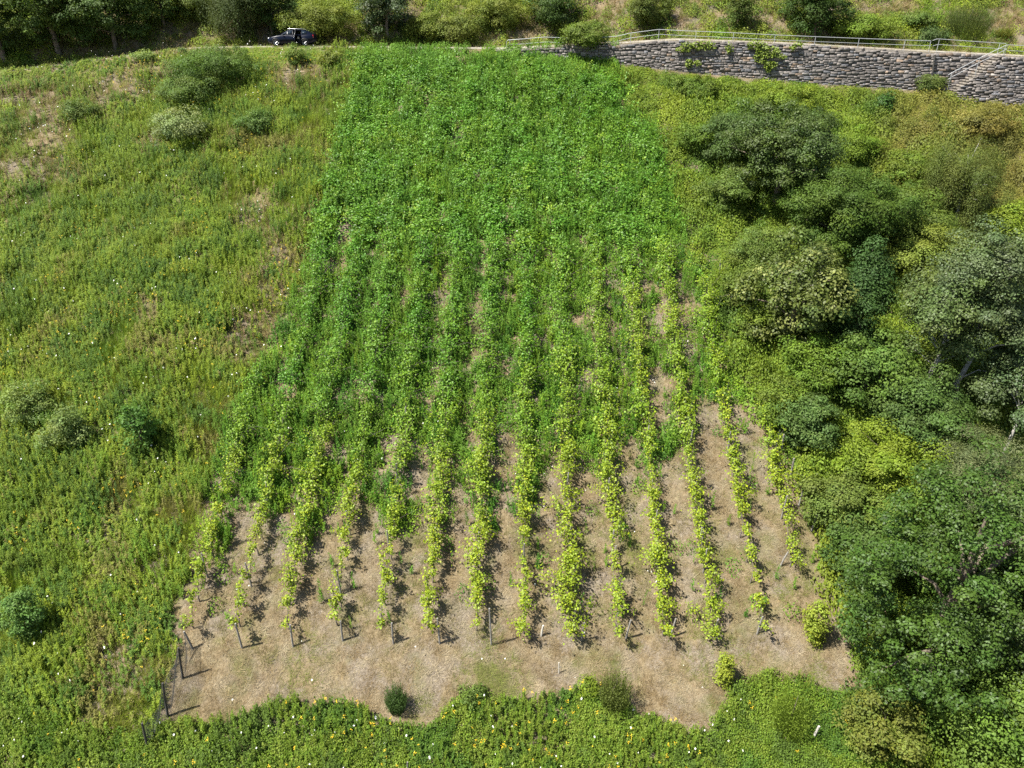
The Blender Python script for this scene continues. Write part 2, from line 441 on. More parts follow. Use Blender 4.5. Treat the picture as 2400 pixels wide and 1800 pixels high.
railing('short galvanised handrail between the dark wall slot and the head of the steps',
        [(2186, 95), (2196, 91.5), (2203, 91.5), (2280, 97), (2358, 102)], [2202, 2344], 13, .15)
railing('sloping galvanised handrail on the outer side of the stone steps',
        [(2222, 176), (2230, 171), (2290, 139), (2360, 105)], [2231, 2296, 2357], 10, -1.15,
        basez=lambda x: float(height(XS0, ye(XS0) - 1.0)) + (float(zr(XS1)) - float(height(XS0, ye(XS0) - 1.0))) * min(1, max(0, (x - XS0) / (XS1 - XS0))) - .1)
railing('galvanised handrail on the projecting wall beyond the head of the steps',
        [(2361, 105), (2400, 107), (2470, 113), (2540, 119)], [2361, 2450, 2540], 13.5, -1.1)

# ------------------------------------------------------------------ the parked car
def build_car():
    PAINT = plain('dark_blue_paint', (.003, .005, .014), .25, .0, .2, .12, 3, .1)
    GLASS = plain('tinted_glass', (.012, .02, .03), .08, 0, .5, .2, 3, .1)
    RUB = plain('tyre_rubber', (.02, .02, .02), .85, 0, .2); ALU = plain('alloy', (.55, .56, .58), .3, .8)
    LAMP = plain('lamp_glass', (.7, .72, .75), .12, .2, .8, .8); RED = plain('red_lamp', (.45, .015, .012), .15, 0, .6, .8)
    TRIM = plain('black_trim', (.012, .012, .013), .5); CLOTH = plain('seat_cloth', (.03, .03, .032), .9); BAG = plain('pale_bag', (.65, .58, .5), .7)
    base = ground_at(690, 112); x0 = at_edge(633, 100, 2.0)[0]; x1 = at_edge(741, 100, 2.0)[0]
    cx = (x0 + x1) / 2; cy = float(ye(cx)) + 2.0; L = x1 - x0; k = L / 4.4
    t = empty('parked_car', (cx, cy, float(height(cx, cy)) + .09)); t.rotation_euler = (0, 0, math.atan(float(ye(x1) - ye(x0)) / L))
    tag(t, 'dark blue estate car parked on the track with its rear side door open', 'car')
    t.scale = (k, k, k)
    # stations along the car (front at -x): x, sill z, belt z, deck z at centre, half width low / belt
    st = [(-2.2, .34, .55, .60, .62, .60), (-2.1, .26, .64, .70, .76, .74), (-1.75, .22, .76, .83, .84, .82), (-1.3, .22, .84, .92, .87, .85), (-.85, .22, .90, .99, .88, .86),
          (-.2, .22, .92, .98, .88, .86), (.28, .22, .93, .98, .88, .87), (1.08, .22, .95, .99, .88, .87), (1.5, .22, .97, 1.0, .87, .86), (1.95, .26, .98, 1.0, .84, .82), (2.13, .34, .96, .98, .78, .76), (2.2, .42, .90, .93, .7, .7)]
    rings = []
    for (x, zs, zb, zd, wl, wb) in st:
        zm = zs + (zb - zs) * .55
        h = [(0, zs), (wl * .86, zs), (wl, zs + .1), (wl + .015, zm), (wb, zb), (wb * .93, zb + (zd - zb) * .5), (wb * .5, zd), (0, zd + .01)]
        rings.append([(x, -y, z) for (y, z) in h] + [(x, y, z) for (y, z) in h[::-1][1:-1]])
    nR = len(rings[0]); V = np.array(rings).reshape(-1, 3); F = []
    for i in range(len(st) - 1):
        for j in range(nR):
            if st[i][0] == .28 and j in (2, 3): continue              # the opening of the rear side door
            F.append([i * nR + j, (i + 1) * nR + j, (i + 1) * nR + (j + 1) % nR, i * nR + (j + 1) % nR])
    F = [f[::-1] for f in F]
    mb = MB(); mb.add(V, F)
    for i in (0, len(st) - 1):
        mid = (len(rings[0]) // 2)
        c = V[i * nR:(i + 1) * nR]; V2 = np.concatenate([c, c.mean(0, keepdims=True)])
        mb.add(V2, [[j, (j + 1) % nR, nR] if i == 0 else [(j + 1) % nR, j, nR] for j in range(nR)])
    mb.build('body', PAINT, t, smooth=True)
    # cabin: pillars and roof as a loft; glass set in as separate panes
    cab = [(-.88, .97, .99, .80, .80), (-.25, .94, 1.36, .82, .60), (.28, .94, 1.43, .83, .62), (1.08, .96, 1.41, .83, .62), (1.62, .98, 1.32, .82, .58), (2.12, .97, 1.0, .74, .66)]
    rings = []
    for (x, zb, zt, wb, wt) in cab:
        h = [(wb, zb), (wt, zt - .05), (wt * .86, zt), (0, zt + .025)]
        rings.append([(x, -y, z) for (y, z) in h] + [(x, y, z) for (y, z) in h[::-1][1:]])
    nR = 7; V = np.array(rings).reshape(-1, 3); F = []
    for i in range(len(cab) - 1):
        for j in range(nR - 1):
            if i == 2 and j == 0: continue
            F.append([i * nR + j, i * nR + j + 1, (i + 1) * nR + j + 1, (i + 1) * nR + j])
    mb = MB(); mb.add(V, F); mb.build('cabin', PAINT, t, smooth=False)
    def pane(name, i, a0, a1, b0, b1, side, m=GLASS):
        (x0, zb0, zt0, wb0, wt0), (x1_, zb1, zt1, wb1, wt1) = cab[i], cab[i + 1]
        def pt(a, b):
            x = x0 + (x1_ - x0) * a; zb = zb0 + (zb1 - zb0) * a; zt = zt0 - .05 + (zt1 - zt0) * a
            w0 = wb0 + (wb1 - wb0) * a; w1 = wt0 + (wt1 - wt0) * a
            return [x, side * (w0 + (w1 - w0) * b + .006), zb + (zt - zb) * b + .004]
        P = np.array([pt(a0, b0), pt(a1, b0), pt(a1, b1), pt(a0, b1)]); n = np.array([0, side * .012, .004])
        mb = MB(); mb.add(np.concatenate([P - n, P]), [[4, 5, 6, 7], [0, 1, 5, 4], [1, 2, 6, 5], [2, 3, 7, 6], [3, 0, 4, 7]])
        return mb.build(name, m, t)
    for s in (-1, 1):
        pane('side_window', 0, .42, .96, .08, .84, s); pane('side_window', 1, .05, .9, .1, .9, s)
        if s > 0: pane('side_window', 2, .06, .92, .1, .9, s)
        pane('side_window', 3, .08, .92, .12, .88, s)
        for x in (-1.38, 1.33):
            w = empty('wheel', (x, s * .8, .31)); w.parent = t
            th = np.linspace(0, 2 * math.pi, 25)[:-1]
            prof = [(.21, -.1), (.29, -.105), (.315, -.06), (.315, .06), (.29, .105), (.21, .1)]
            V = np.array([[r * math.cos(a), y, r * math.sin(a)] for a in th for (r, y) in prof]); n = 6
            F = [[i * n + j, ((i + 1) % 24) * n + j, ((i + 1) % 24) * n + j + 1, i * n + j + 1] for i in range(24) for j in range(5)]
            mb = MB(); mb.add(V, F); mb.build('tyre', RUB, w, smooth=True)
            mb = MB(); ring = [(.215, -.09), (.215, .085), (.19, .085), (.185, -.09)]
            V = np.array([[r * math.cos(a), y * -s * -1, r * math.sin(a)] for a in th for (r, y) in ring])
            F = [[i * 4 + j, ((i + 1) % 24) * 4 + j, ((i + 1) % 24) * 4 + (j + 1) % 4, i * 4 + (j + 1) % 4] for i in range(24) for j in range(4)]
            mb.add(V, F)
            for q in range(5):
                a = q * 2 * math.pi / 5 + .3; rot = np.array([[math.cos(a), 0, -math.sin(a)], [0, 1, 0], [math.sin(a), 0, math.cos(a)]])
                mb.box(rot @ np.array([.11, s * .06, 0]), (.2, .03, .06), rot)
            mb.build('rim', ALU, w)
            mb = MB(); a2 = np.linspace(-.15, math.pi + .15, 17)
            V = np.array([[x + r * math.cos(a), s * y, .31 + r * math.sin(a)] for a in a2 for (r, y) in ((.335, .80), (.335, .905), (.385, .90), (.4, .85))])
            F = [[i * 4 + j, (i + 1) * 4 + j, (i + 1) * 4 + j + 1, i * 4 + j + 1] for i in range(16) for j in range(3)]
            mb.add(V, F); mb.build('wheel_arch', TRIM, t, smooth=True)
        mb = MB(); mb.box((-2.02, s * .60, .655), (.24, .26, .12), None, (1, 1, 1), .8); mb.build('headlight', LAMP, t)
        mb = MB(); mb.box((2.1, s * .70, .84), (.2, .16, .24), None, (1, 1, 1), .85); mb.build('tail_lamp', RED, t)
        mb = MB(); mb.tube([(-.25, s * .52, 1.42), (-.1, s * .53, 1.48), (1.3, s * .53, 1.46), (1.5, s * .52, 1.39)], .017, 6); mb.build('roof_rail', ALU, t)
        mb = MB(); mb.box((-.62, s * .98, .99), (.12, .2, .13), None, (1, 1, 1), .8); mb.build('door_mirror', PAINT, t)
    # windscreen and rear window
    for (i, nm, a0, a1) in ((0, 'windscreen', .06, .94), (4, 'rear_window', .06, .9)):
        (x0_, _, z0, _, w0), (x1_, _, z1, _, w1) = cab[i], cab[i + 1]
        P = []
        for a, sg in ((a0, -1), (a1, -1), (a1, 1), (a0, 1)):
            w = (w0 + (w1 - w0) * a) * .84
            P.append([x0_ + (x1_ - x0_) * a, sg * w, z0 + (z1 - z0) * a + .016])
        P = np.array(P); mb = MB(); mb.add(np.concatenate([P - [0, 0, .008], P + [0, 0, .012]]), [[4, 5, 6, 7][::-1], [0, 1, 5, 4], [1, 2, 6, 5], [2, 3, 7, 6], [3, 0, 4, 7]]); mb.build(nm, GLASS, t)
    mb = MB(); mb.box((-2.17, 0, .46), (.1, .9, .12)); mb.build('grille', TRIM, t)
    mb = MB(); mb.box((2.19, 0, .45), (.1, 1.2, .16)); mb.build('rear_bumper', TRIM, t)
    # inside: floor, bench, and the open rear door standing out from the B pillar
    mb = MB(); mb.box((.7, 0, .34), (1.5, 1.5, .06)); mb.box((.75, .75, .7), (1.4, .04, .7)); mb.build('cabin_lining', CLOTH, t)
    mb = MB(); mb.box((.86, 0, .5), (.5, 1.4, .24), None, (1, 1, 1), .95); mb.box((1.1, 0, .85), (.16, 1.4, .7), None, (1, 1, 1), .9); mb.build('rear_seat', CLOTH, t)
    mb = MB(); mb.box((.72, -.62, .72), (.24, .16, .2), None, (1, 1, 1), .6); mb.build('bag_on_seat', BAG, t)
    d = empty('rear_door', (.30, -.88, 0), R(-68)); d.parent = t
    mb = MB(); V = [[0, 0, .28], [.78, 0, .28], [.80, 0, .93], [0, 0, .93], [0, .07, .28], [.78, .07, .28], [.80, .07, .93], [0, .07, .93]]
    mb.add(V, [[0, 1, 2, 3], [7, 6, 5, 4], [0, 4, 5, 1], [1, 5, 6, 2], [2, 6, 7, 3], [3, 7, 4, 0]]); mb.build('door_panel', PAINT, d)
    mb = MB(); mb.tube([(.02, .05, .93), (.06, .2, 1.36), (.72, .2, 1.34), (.79, .05, .93)], .022, 6); mb.build('window_frame', TRIM, d)
    mb = MB(); mb.add([[.05, .06, .95], [.76, .06, .95], [.70, .19, 1.32], [.08, .19, 1.33], [.05, .065, .95], [.76, .065, .95], [.70, .195, 1.32], [.08, .195, 1.33]], [[0, 1, 2, 3], [7, 6, 5, 4]]); mb.build('door_window', GLASS, d)
    mb = MB(); mb.box((.66, -.02, .8), (.18, .03, .035)); mb.build('door_handle', ALU, d)
build_car()

# ------------------------------------------------------------------ plant templates (triangles / diamonds in local space)
def forb_template(g, n=34, L0=.16, w=.034):
    """upright leafy stem about 1 m tall: narrow leaves all round, one triangle each"""
    V = []; C = []
    z = np.sort(g.uniform(.12, 1.0, n)); lean = g.normal(0, .07, 2)
    for q in z:
        a = g.uniform(0, 2 * math.pi); L = L0 * (1.25 - .75 * q); el = g.uniform(.25, 1.0)
        c = np.array([lean[0] * q * q, lean[1] * q * q, q - .05])
        d = np.array([math.cos(a) * math.cos(el), math.sin(a) * math.cos(el), math.sin(el)]); s = np.array([-math.sin(a), math.cos(a), 0]) * w * .5
        V += [c - s + d * L * .15, c + s + d * L * .15, c + d * L]; C.append(g.uniform(.72, 1.28))
    V += [np.array([-.012, 0, 0]), np.array([.012, 0, 0]), np.array([lean[0], lean[1], 1.0])]; C.append(.7)
    return np.array(V), np.arange(len(V)).reshape(-1, 3), np.array(C)
def grass_template(g, n=16, spread=.2, w=.02):
    V = []; C = []
    for _ in range(n):
        a = g.uniform(0, 2 * math.pi); r = g.uniform(0, spread); h = g.uniform(.5, 1.0); b = g.uniform(.1, .55) * h
        c = np.array([math.cos(a) * r, math.sin(a) * r, 0]); a2 = a + g.normal(0, .6)
        d = np.array([math.cos(a2) * b, math.sin(a2) * b, h]); s = np.array([-math.sin(a2 + .6), math.cos(a2 + .6), 0]) * w * .5
        V += [c - s, c + s, c + d]; C.append(g.uniform(.7, 1.3))
    return np.array(V), np.arange(len(V)).reshape(-1, 3), np.array(C)
def dome_template(g, n=80, L=.12, wid=.75, rad=.55, h=.6):
    th = g.uniform(0, 2 * math.pi, n); cz = g.uniform(.05, 1, n); r = np.sqrt(1 - cz ** 2) * g.uniform(.75, 1.08, n)
    P = np.stack([np.cos(th) * r * rad, np.sin(th) * r * rad, cz * h * g.uniform(.6, 1.1, n)], 1)
    N = unit(np.stack([np.cos(th) * r, np.sin(th) * r, cz + .4], 1) + g.normal(0, .45, (n, 3)))
    mb = MB(); c = g.uniform(.7, 1.3, n)
    leaf_quads(mb, P, N, g.uniform(.7, 1.2, n) * L, wid, np.ones((n, 3)), g)
    V = mb.V[0]; return V, mb.Q[0], c
def flower_template(g, n=6, rad=.075, size=.024, h=1.0):
    V = []; C = []
    for _ in range(n):
        a = g.uniform(0, 2 * math.pi); r = rad * math.sqrt(g.random()); c = np.array([r * math.cos(a), r * math.sin(a), h + g.normal(0, .03)]); b = g.uniform(0, 6)
        t = g.normal(0, .25, 2)
        for q in (0, 1):
            for k in range(3):
                aa = b + k * 2.094 + q * 1.047; V.append(c + np.array([math.cos(aa), math.sin(aa), t[0] * math.cos(aa) + t[1] * math.sin(aa) + q * .003]) * size * np.array([1, 1, 1]))
            C.append(g.uniform(.85, 1.15))
    return np.array(V), np.arange(len(V)).reshape(-1, 3), np.array(C)
def shoot_template(g, n=15, L=.16):
    """an arching vine shoot with leaves set along it"""
    out, up = g.uniform(.5, 1.1), g.uniform(.9, 1.5); f = np.linspace(.15, 1, n)
    P = np.stack([out * f ** 1.4, g.normal(0, .03, n), up * np.sin(f * g.uniform(1.5, 2.3)) * .9 + .1], 1) + g.normal(0, .035, (n, 3))
    mb = MB(); leaf_quads(mb, P, unit(g.normal(0, .4, (n, 3)) + np.array([0, -.2, .8])), g.uniform(.75, 1.2, n) * L * (1.15 - .5 * f), .9, np.ones((n, 3)), g)
    return mb.V[0], mb.Q[0], g.uniform(.75, 1.3, n)
TG = np.random.default_rng(5)
FORB = [forb_template(TG) for _ in range(12)]
FORBW = [forb_template(TG, 40, .21, .05) for _ in range(8)]
GRASS = [grass_template(TG) for _ in range(10)]
SHORT = [grass_template(TG, 12, .16, .014) for _ in range(10)]
DOME = [dome_template(TG) for _ in range(10)]
FLOWER = [flower_template(TG) for _ in range(8)]
SHOOT = [shoot_template(TG) for _ in range(12)]
UMBEL = [flower_template(TG, 2, .03, .042) for _ in range(6)]
def scatter(mb, templ, P, hs, ws, col, g, shear=True, tint=1.0):
    """one template copy per point; hs / ws height and width scales; col (n,3)"""
    n = len(P); which = g.integers(0, len(templ), n)
    hs = np.broadcast_to(hs, (n,)); ws = np.broadcast_to(ws, (n,))
    for k in range(len(templ)):
        i = np.where(which == k)[0]
        if not len(i): continue
        V, F, C = templ[k]; a = g.uniform(0, 2 * math.pi, len(i)); ca, sa = np.cos(a), np.sin(a)
        x = (ca[:, None] * V[None, :, 0] - sa[:, None] * V[None, :, 1]) * ws[i][:, None]
        y = (sa[:, None] * V[None, :, 0] + ca[:, None] * V[None, :, 1]) * ws[i][:, None]
        z = V[None, :, 2] * hs[i][:, None] + (y * SL if shear else 0)
        W_ = np.stack([x + P[i, 0:1], y + P[i, 1:2], z + P[i, 2:3]], -1)
        Fq = F[None] + (np.arange(len(i)) * len(V))[:, None, None]
        c = (col[i][:, None, :] * (1 + (C[None, :, None] - 1) * tint)).reshape(-1, 3)
        mb.add(W_.reshape(-1, 3), Fq.reshape(-1, F.shape[1]), c)

# ------------------------------------------------------------------ where things grow (all on the ground, in metres)
ROW0 = plane_hit(446, 1515)[0]; PITCHX = (plane_hit(1779, 1488)[0] - plane_hit(557, 1518)[0]) / 11.0
AZ = 0.021; YF = 28.2
def row_coord(x, y): return (x - AZ * (y - YF) - ROW0) / PITCHX
fence_u = [-200, 0, 320, 400, 430, 560, 680, 800, 900, 1000, 1060, 1200, 1330, 1460, 1500, 1640, 1720, 1790, 1880, 2000, 2100, 2600]
fence_v = [1640, 1640, 1740, 1700, 1690, 1690, 1650, 1665, 1700, 1715, 1650, 1650, 1625, 1630, 1690, 1720, 1640, 1590, 1610, 1650, 1600, 1600]
br_v = [120, 200, 330, 500, 700, 900, 1020, 1180, 1250, 1300, 1400, 1500, 1640, 1800, 2000]     # left limit of the thicket by photo row
br_u = [1430, 1455, 1535, 1590, 1655, 1735, 1810, 1885, 1915, 1920, 1945, 1985, 2050, 2100, 2100]
def cand(n, g, x0, x1, y0, y1):
    x = g.uniform(x0, x1, n); y = g.uniform(y0, y1, n); z = height(x, y)
    u, v, dep = project(x, y, z)
    ok = (u > -160) & (u < 2560) & (v < 1960) & (v > -140)
    return x[ok], y[ok], z[ok], u[ok], v[ok]
def ell(u, v, lst):
    f = np.zeros_like(u)
    for (a, b, ru, rv) in lst: f = np.maximum(f, np.clip(1.5 - 1.5 * np.sqrt(((u - a) / ru) ** 2 + ((v - b) / rv) ** 2) + .5, 0, 1))
    return f
def masks(x, y, u, v):
    d = y - ye(x)
    rc = row_coord(x, y)
    nse = (fnoise(x, y, .35, 17) - .5)
    bank = d > ROADW * .95
    road = (d > .2) & ~bank
    slope = d <= .2
    thicket = slope & (u > np.interp(v, br_v, br_u) + nse * 60)
    fg = slope & ~thicket & (v > np.interp(u, fence_u, fence_v) + nse * 60)
    vine = slope & ~thicket & ~fg & (rc > np.interp(v, [560, 700, 880, 1000], [.55, .3, -.2, -.55])) & (y > YF - .6)
    strip = slope & ~thicket & ~fg & (y <= YF - .6) & (rc > -.2 )
    strip |= slope & ~thicket & ~fg & (u > np.interp(v, [1300, 1480, 1700], [460, 440, 400])) & (v > 1480)
    vine &= ~strip
    meadow = slope & ~thicket & ~fg & ~vine & ~strip
    return dict(bank=bank, road=road, thicket=thicket, fg=fg, vine=vine, strip=strip, meadow=meadow, d=d, rc=rc)
bare_px = [(1105, 1000, 22, 70), (1190, 1045, 30, 75), (1095, 1190, 45, 70), (1410, 735, 26, 95), (1115, 755, 22, 45), (1600, 910, 22, 36), (1605, 720, 26, 40),
           (1045, 685, 26, 60), (1530, 985, 26, 60), (1480, 1085, 34, 60), (1650, 985, 26, 50), (1390, 590, 16, 26), (1430, 520, 14, 16), (1195, 650, 18, 26), (1495, 790, 22, 34),
           (1780, 1080, 40, 90), (1700, 1200, 34, 110), (1500, 1250, 50, 90), (1370, 1250, 40, 90), (1220, 1290, 45, 80), (1560, 1230, 40, 90),
           (690, 1180, 14, 30), (1010, 1110, 20, 22), (1290, 610, 14, 20), (1240, 600, 14, 18), (950, 700, 16, 40), (880, 720, 12, 30), (1560, 680, 18, 30), (1340, 700, 14, 26)]
dry_px = [(600, 500, 60, 50), (650, 570, 46, 90), (615, 810, 80, 70), (100, 260, 150, 60), (330, 190, 140, 45), (60, 400, 90, 50), (330, 730, 60, 30), (280, 1600, 60, 40), (120, 330, 80, 40),
          (350, 340, 30, 30), (700, 180, 70, 40), (230, 225, 60, 50), (650, 640, 40, 40), (640, 700, 40, 50), (60, 1800, 90, 40), (290, 1560, 70, 50)]
def vine_green(x, y, u, v):
    """0 = open dry ground between the rows, 1 = overgrown"""
    lim = np.interp(u, [450, 560, 700, 900, 1050, 1250, 1400, 1500, 1600, 1750], [1330, 1290, 1270, 1230, 1200, 1200, 1180, 1150, 1080, 1000])
    g = sstep(40, -130, v - lim + (fnoise(x, y, .5, 31) - .5) * 240)
    g = g * (1 - .85 * ell(u, v, bare_px))
    right = sstep(1250, 1500, u) * sstep(480, 640, v)
    return np.clip(g * (1 - .4 * right), 0.02, 1)
def palette(x, y, cols, s=.3, o=0., jit=.12, g=rng):
    """smoothly varying mixture of a few plant colours"""
    cols = np.array(cols); n = len(cols)
    f = np.clip((fnoise(x, y, s, o, 3) - .25) / .5 + g.normal(0, .16, len(x)), 0, .999) * (n - 1)
    i = np.minimum(f.astype(int), n - 2); t = (f - i)[:, None]
    c = cols[i] * (1 - t) + cols[i + 1] * t
    return c * (1 + g.normal(0, jit, (len(x), 1))) .clip(.5, 1.6)
def pick(mask, *arr): return [a[mask] for a in arr]

YG = (.20, .255, .020); MG = (.125, .205, .018); DG = (.072, .14, .018); OL = (.19, .185, .045); TAN = (.28, .215, .11); BRN = (.185, .125, .06)
VG = (.095, .215, .019); VD = (.058, .15, .016); VY = (.19, .29, .02)
MEADC = [DG, MG, YG, MG, YG, OL]

def build_meadow():
    g = np.random.default_rng(41)
    x, y, z, u, v = cand(230000, g, -60, 12, 16, 80)
    m = masks(x, y, u, v)
    dry = np.maximum(ell(u, v, dry_px), sstep(.5, .68, fnoise(x, y, .3, 55)) * np.interp(v, [150, 500, 900], [.6, .35, .12]))
    keep = m['meadow'] & (g.random(len(x)) > dry * .72) & (g.random(len(x)) < .35 + .95 * fnoise(x, y, .9, 12))
    X, Y, Z, U, Vv = pick(keep, x, y, z, u, v); dr = dry[keep]
    c = palette(X, Y, MEADC, .45, 2.0, .13, g)
    q = (g.random(len(X)) < dr * .62); c[q] = palette(X[q], Y[q], [TAN, OL, BRN], .4, 9, .12, g)
    isg = fnoise(X, Y, .5, 77) + g.normal(0, .12, len(X)) > .47
    carlow = 1 - .85 * sstep(-5, -1, Y - ye(X)) * sstep(490, 540, U) * sstep(790, 750, U)
    carlow = carlow * (1 - .7 * sstep(-5, -.6, Y - ye(X)) * sstep(640, 560, U) - .3 * sstep(-4, -.5, Y - ye(X)) * sstep(560, 640, U))
    carlow = carlow * (.6 + .85 * fnoise(X, Y, .7, 33))
    mb = MB(); scatter(mb, GRASS, np.stack([X, Y, Z], 1)[isg], g.uniform(.35, .8, isg.sum()) * carlow[isg], g.uniform(.9, 1.5, isg.sum()), c[isg], g)
    tag(mb.build('meadow_grass', BLADE), 'rough sunlit grass of the meadow beside the vine rows', 'grass', kind='stuff')
    nf = ~isg; hgt = ((.45 + .8 * fnoise(X, Y, .6, 91)) * carlow)[nf] * g.uniform(.7, 1.2, nf.sum())
    mb = MB(); scatter(mb, FORB, np.stack([X, Y, Z], 1)[nf], hgt, g.uniform(.9, 1.4, nf.sum()), c[nf], g)
    ci = g.choice(len(X), 850); cl = np.repeat(ci, 34); m_ = len(cl); rad = np.repeat(g.uniform(.3, .75, len(ci)), 34)
    xx = X[cl] + g.normal(0, 1, m_) * rad; yy = Y[cl] + g.normal(0, .8, m_) * rad
    cc = np.repeat(palette(X[ci], Y[ci], [DG, (.09, .17, .018), MG, (.21, .27, .02), DG, YG], 1.3, 71, .12, g), 34, 0)
    hh = np.repeat(g.uniform(.65, 1.25, len(ci)) * carlow[ci], 34) * g.uniform(.6, 1.1, m_); kk = yy < ye(xx) - .6
    scatter(mb, FORB, np.stack([xx, yy, height(xx, yy)], 1)[kk], hh[kk], g.uniform(.9, 1.3, int(kk.sum())), cc[kk], g)
    tag(mb.build('meadow_weeds', LEAF), 'tall leafy weeds growing through the meadow grass', 'weeds', kind='stuff')
    # flowers: yellow ragwort in drifts, white umbels
    x, y, z, u, v = cand(60000, g, -60, 12, 16, 80); m = masks(x, y, u, v)
    dens = sstep(.5, .72, fnoise(x, y, .33, 61)) * .3 + .012
    k = m['meadow'] & (g.random(len(x)) < dens * .75) & (y - ye(x) < -2)
    X, Y, Z = pick(k, x, y, z); n = len(X)
    mb = MB(); scatter(mb, FLOWER, np.stack([X, Y, Z], 1), g.uniform(.6, 1.0, n), g.uniform(.5, 1.0, n), np.array([.55, .40, .02]) * g.uniform(.8, 1.15, (n, 1)), g, tint=.6)
    o = mb.build('yellow_flowers', PETAL); tag(o, 'drifts of small yellow flower heads over the meadow', 'flowers', kind='stuff')
    k = (m['meadow'] & (g.random(len(x)) < .006 + .09 * sstep(.58, .7, fnoise(x, y, .5, 23)))) | (m['vine'] & (g.random(len(x)) < .03 * sstep(.5, .66, fnoise(x, y, .5, 29)))) \
        | (m['strip'] & (g.random(len(x)) < .012)) | (m['fg'] & (g.random(len(x)) < .05))
    X, Y, Z = pick(k, x, y, z); n = len(X)
    mb = MB(); scatter(mb, UMBEL, np.stack([X, Y, Z], 1), g.uniform(.35, 1.0, n), g.uniform(.5, 1.15, n), np.array([.78, .78, .72]) * g.uniform(.85, 1.05, (n, 1)), g, tint=.4)
    tag(mb.build('white_flowers', PETAL), 'scattered white umbel flowers among the weeds', 'flowers', kind='stuff')
build_meadow()

def build_dry_grass():
    g = np.random.default_rng(43)
    x, y, z, u, v = cand(260000, g, -60, 48, 16, 80); m = masks(x, y, u, v)
    vg = vine_green(x, y, u, v)
    k = (m['strip'] & (g.random(len(x)) < .9)) | (m['vine'] & (g.random(len(x)) < .95 * (1 - vg * .75))) | (m['meadow'] & (g.random(len(x)) < .16)) | (m['road'] & (g.random(len(x)) < .10)) | (m['fg'] & (g.random(len(x)) < .25))
    k |= (m['thicket'] & (m['d'] > -2.5) & (g.random(len(x)) < .6))
    X, Y, Z, U, Vv = pick(k, x, y, z, u, v); n = len(X)
    c = palette(X, Y, [(0.290, 0.238, 0.145), TAN, BRN, (0.238, 0.185, 0.092), (0.310, 0.264, 0.172), (0.198, 0.155, 0.073), (0.158, 0.152, 0.050)], .55, 13, .14, g)
    pt = fnoise(X, Y, 1.5, 63); bl = sstep(.55, .66, pt)[:, None]; br = sstep(.46, .36, pt)[:, None]
    c = c * (1 - .6 * bl) + np.array((.40, .345, .245)) * .6 * bl * g.uniform(.85, 1.15, (n, 1)); c = c * (1 - .55 * br) + np.array((.15, .105, .05)) * .55 * br
    gr = sstep(.52, .7, fnoise(X, Y, .5, 71)) * (g.random(n) < .55)
    c = c * (1 - gr[:, None]) + np.array((.15, .175, .035)) * gr[:, None]
    mb = MB(); scatter(mb, SHORT, np.stack([X, Y, Z], 1), g.uniform(.08, .26, n) * (.6 + .9 * fnoise(X, Y, .8, 3)), g.uniform(.6, 1.15, n), c, g)
    tag(mb.build('dry_grass', STRAW), 'parched straw coloured grass on the bare slope', 'grass', kind='stuff')
build_dry_grass()

def build_vineyard_weeds():
    g = np.random.default_rng(47)
    x, y, z, u, v = cand(105000, g, -22, 34, 26, 80); m = masks(x, y, u, v)
    vg = vine_green(x, y, u, v)
    k = m['vine'] & (g.random(len(x)) < .8 * vg * sstep(.3, .48, fnoise(x, y, .8, 66)) * (.35 + .9 * fnoise(x, y, .7, 6)) * (1 + .4 * sstep(800, 350, v)))
    X, Y, Z, U, Vv = pick(k, x, y, z, u, v); n = len(X)
    up = sstep(900, 350, Vv)
    c = palette(X, Y, [VD, VG, MG, VG, VY], .5, 19, .12, g)
    c = c * (1 - .3 * up[:, None]) + np.array((.11, .225, .022)) * .3 * up[:, None]; hb = (1 + .25 * up) * (.45 + 1.1 * fnoise(X, Y, .75, 93)) * (1 - .6 * sstep(-3.2, -1, Y - ye(X)))
    pl = sstep(.54, .68, fnoise(X, Y, .55, 52))[:, None]; c = c * (1 - .7 * pl) + np.array((.135, .26, .03)) * g.uniform(.85, 1.15, (n, 1)) * .7 * pl
    t = fnoise(X, Y, .9, 44) + g.normal(0, .14, n)
    a = t > .55; b = (t <= .55) & (t > .38); e = t <= .38
    P = np.stack([X, Y, Z], 1)
    mb = MB(); scatter(mb, FORBW, P[a], g.uniform(.7, 1.45, a.sum()) * hb[a], g.uniform(.8, 1.2, a.sum()), c[a], g)
    scatter(mb, FORB, P[e], g.uniform(.7, 1.5, e.sum()) * hb[e], g.uniform(.9, 1.4, e.sum()), c[e], g)
    tag(mb.build('vineyard_weeds', LEAF), 'tall green weeds crowding the lanes between the vine rows', 'weeds', kind='stuff')
    mb = MB(); scatter(mb, DOME, P[b], g.uniform(.6, 1.4, b.sum()), g.uniform(.6, 1.0, b.sum()), c[b], g)
    tag(mb.build('vineyard_undergrowth', LEAF), 'low broad-leaved undergrowth among the overgrown vine rows', 'undergrowth', kind='stuff')
build_vineyard_weeds()

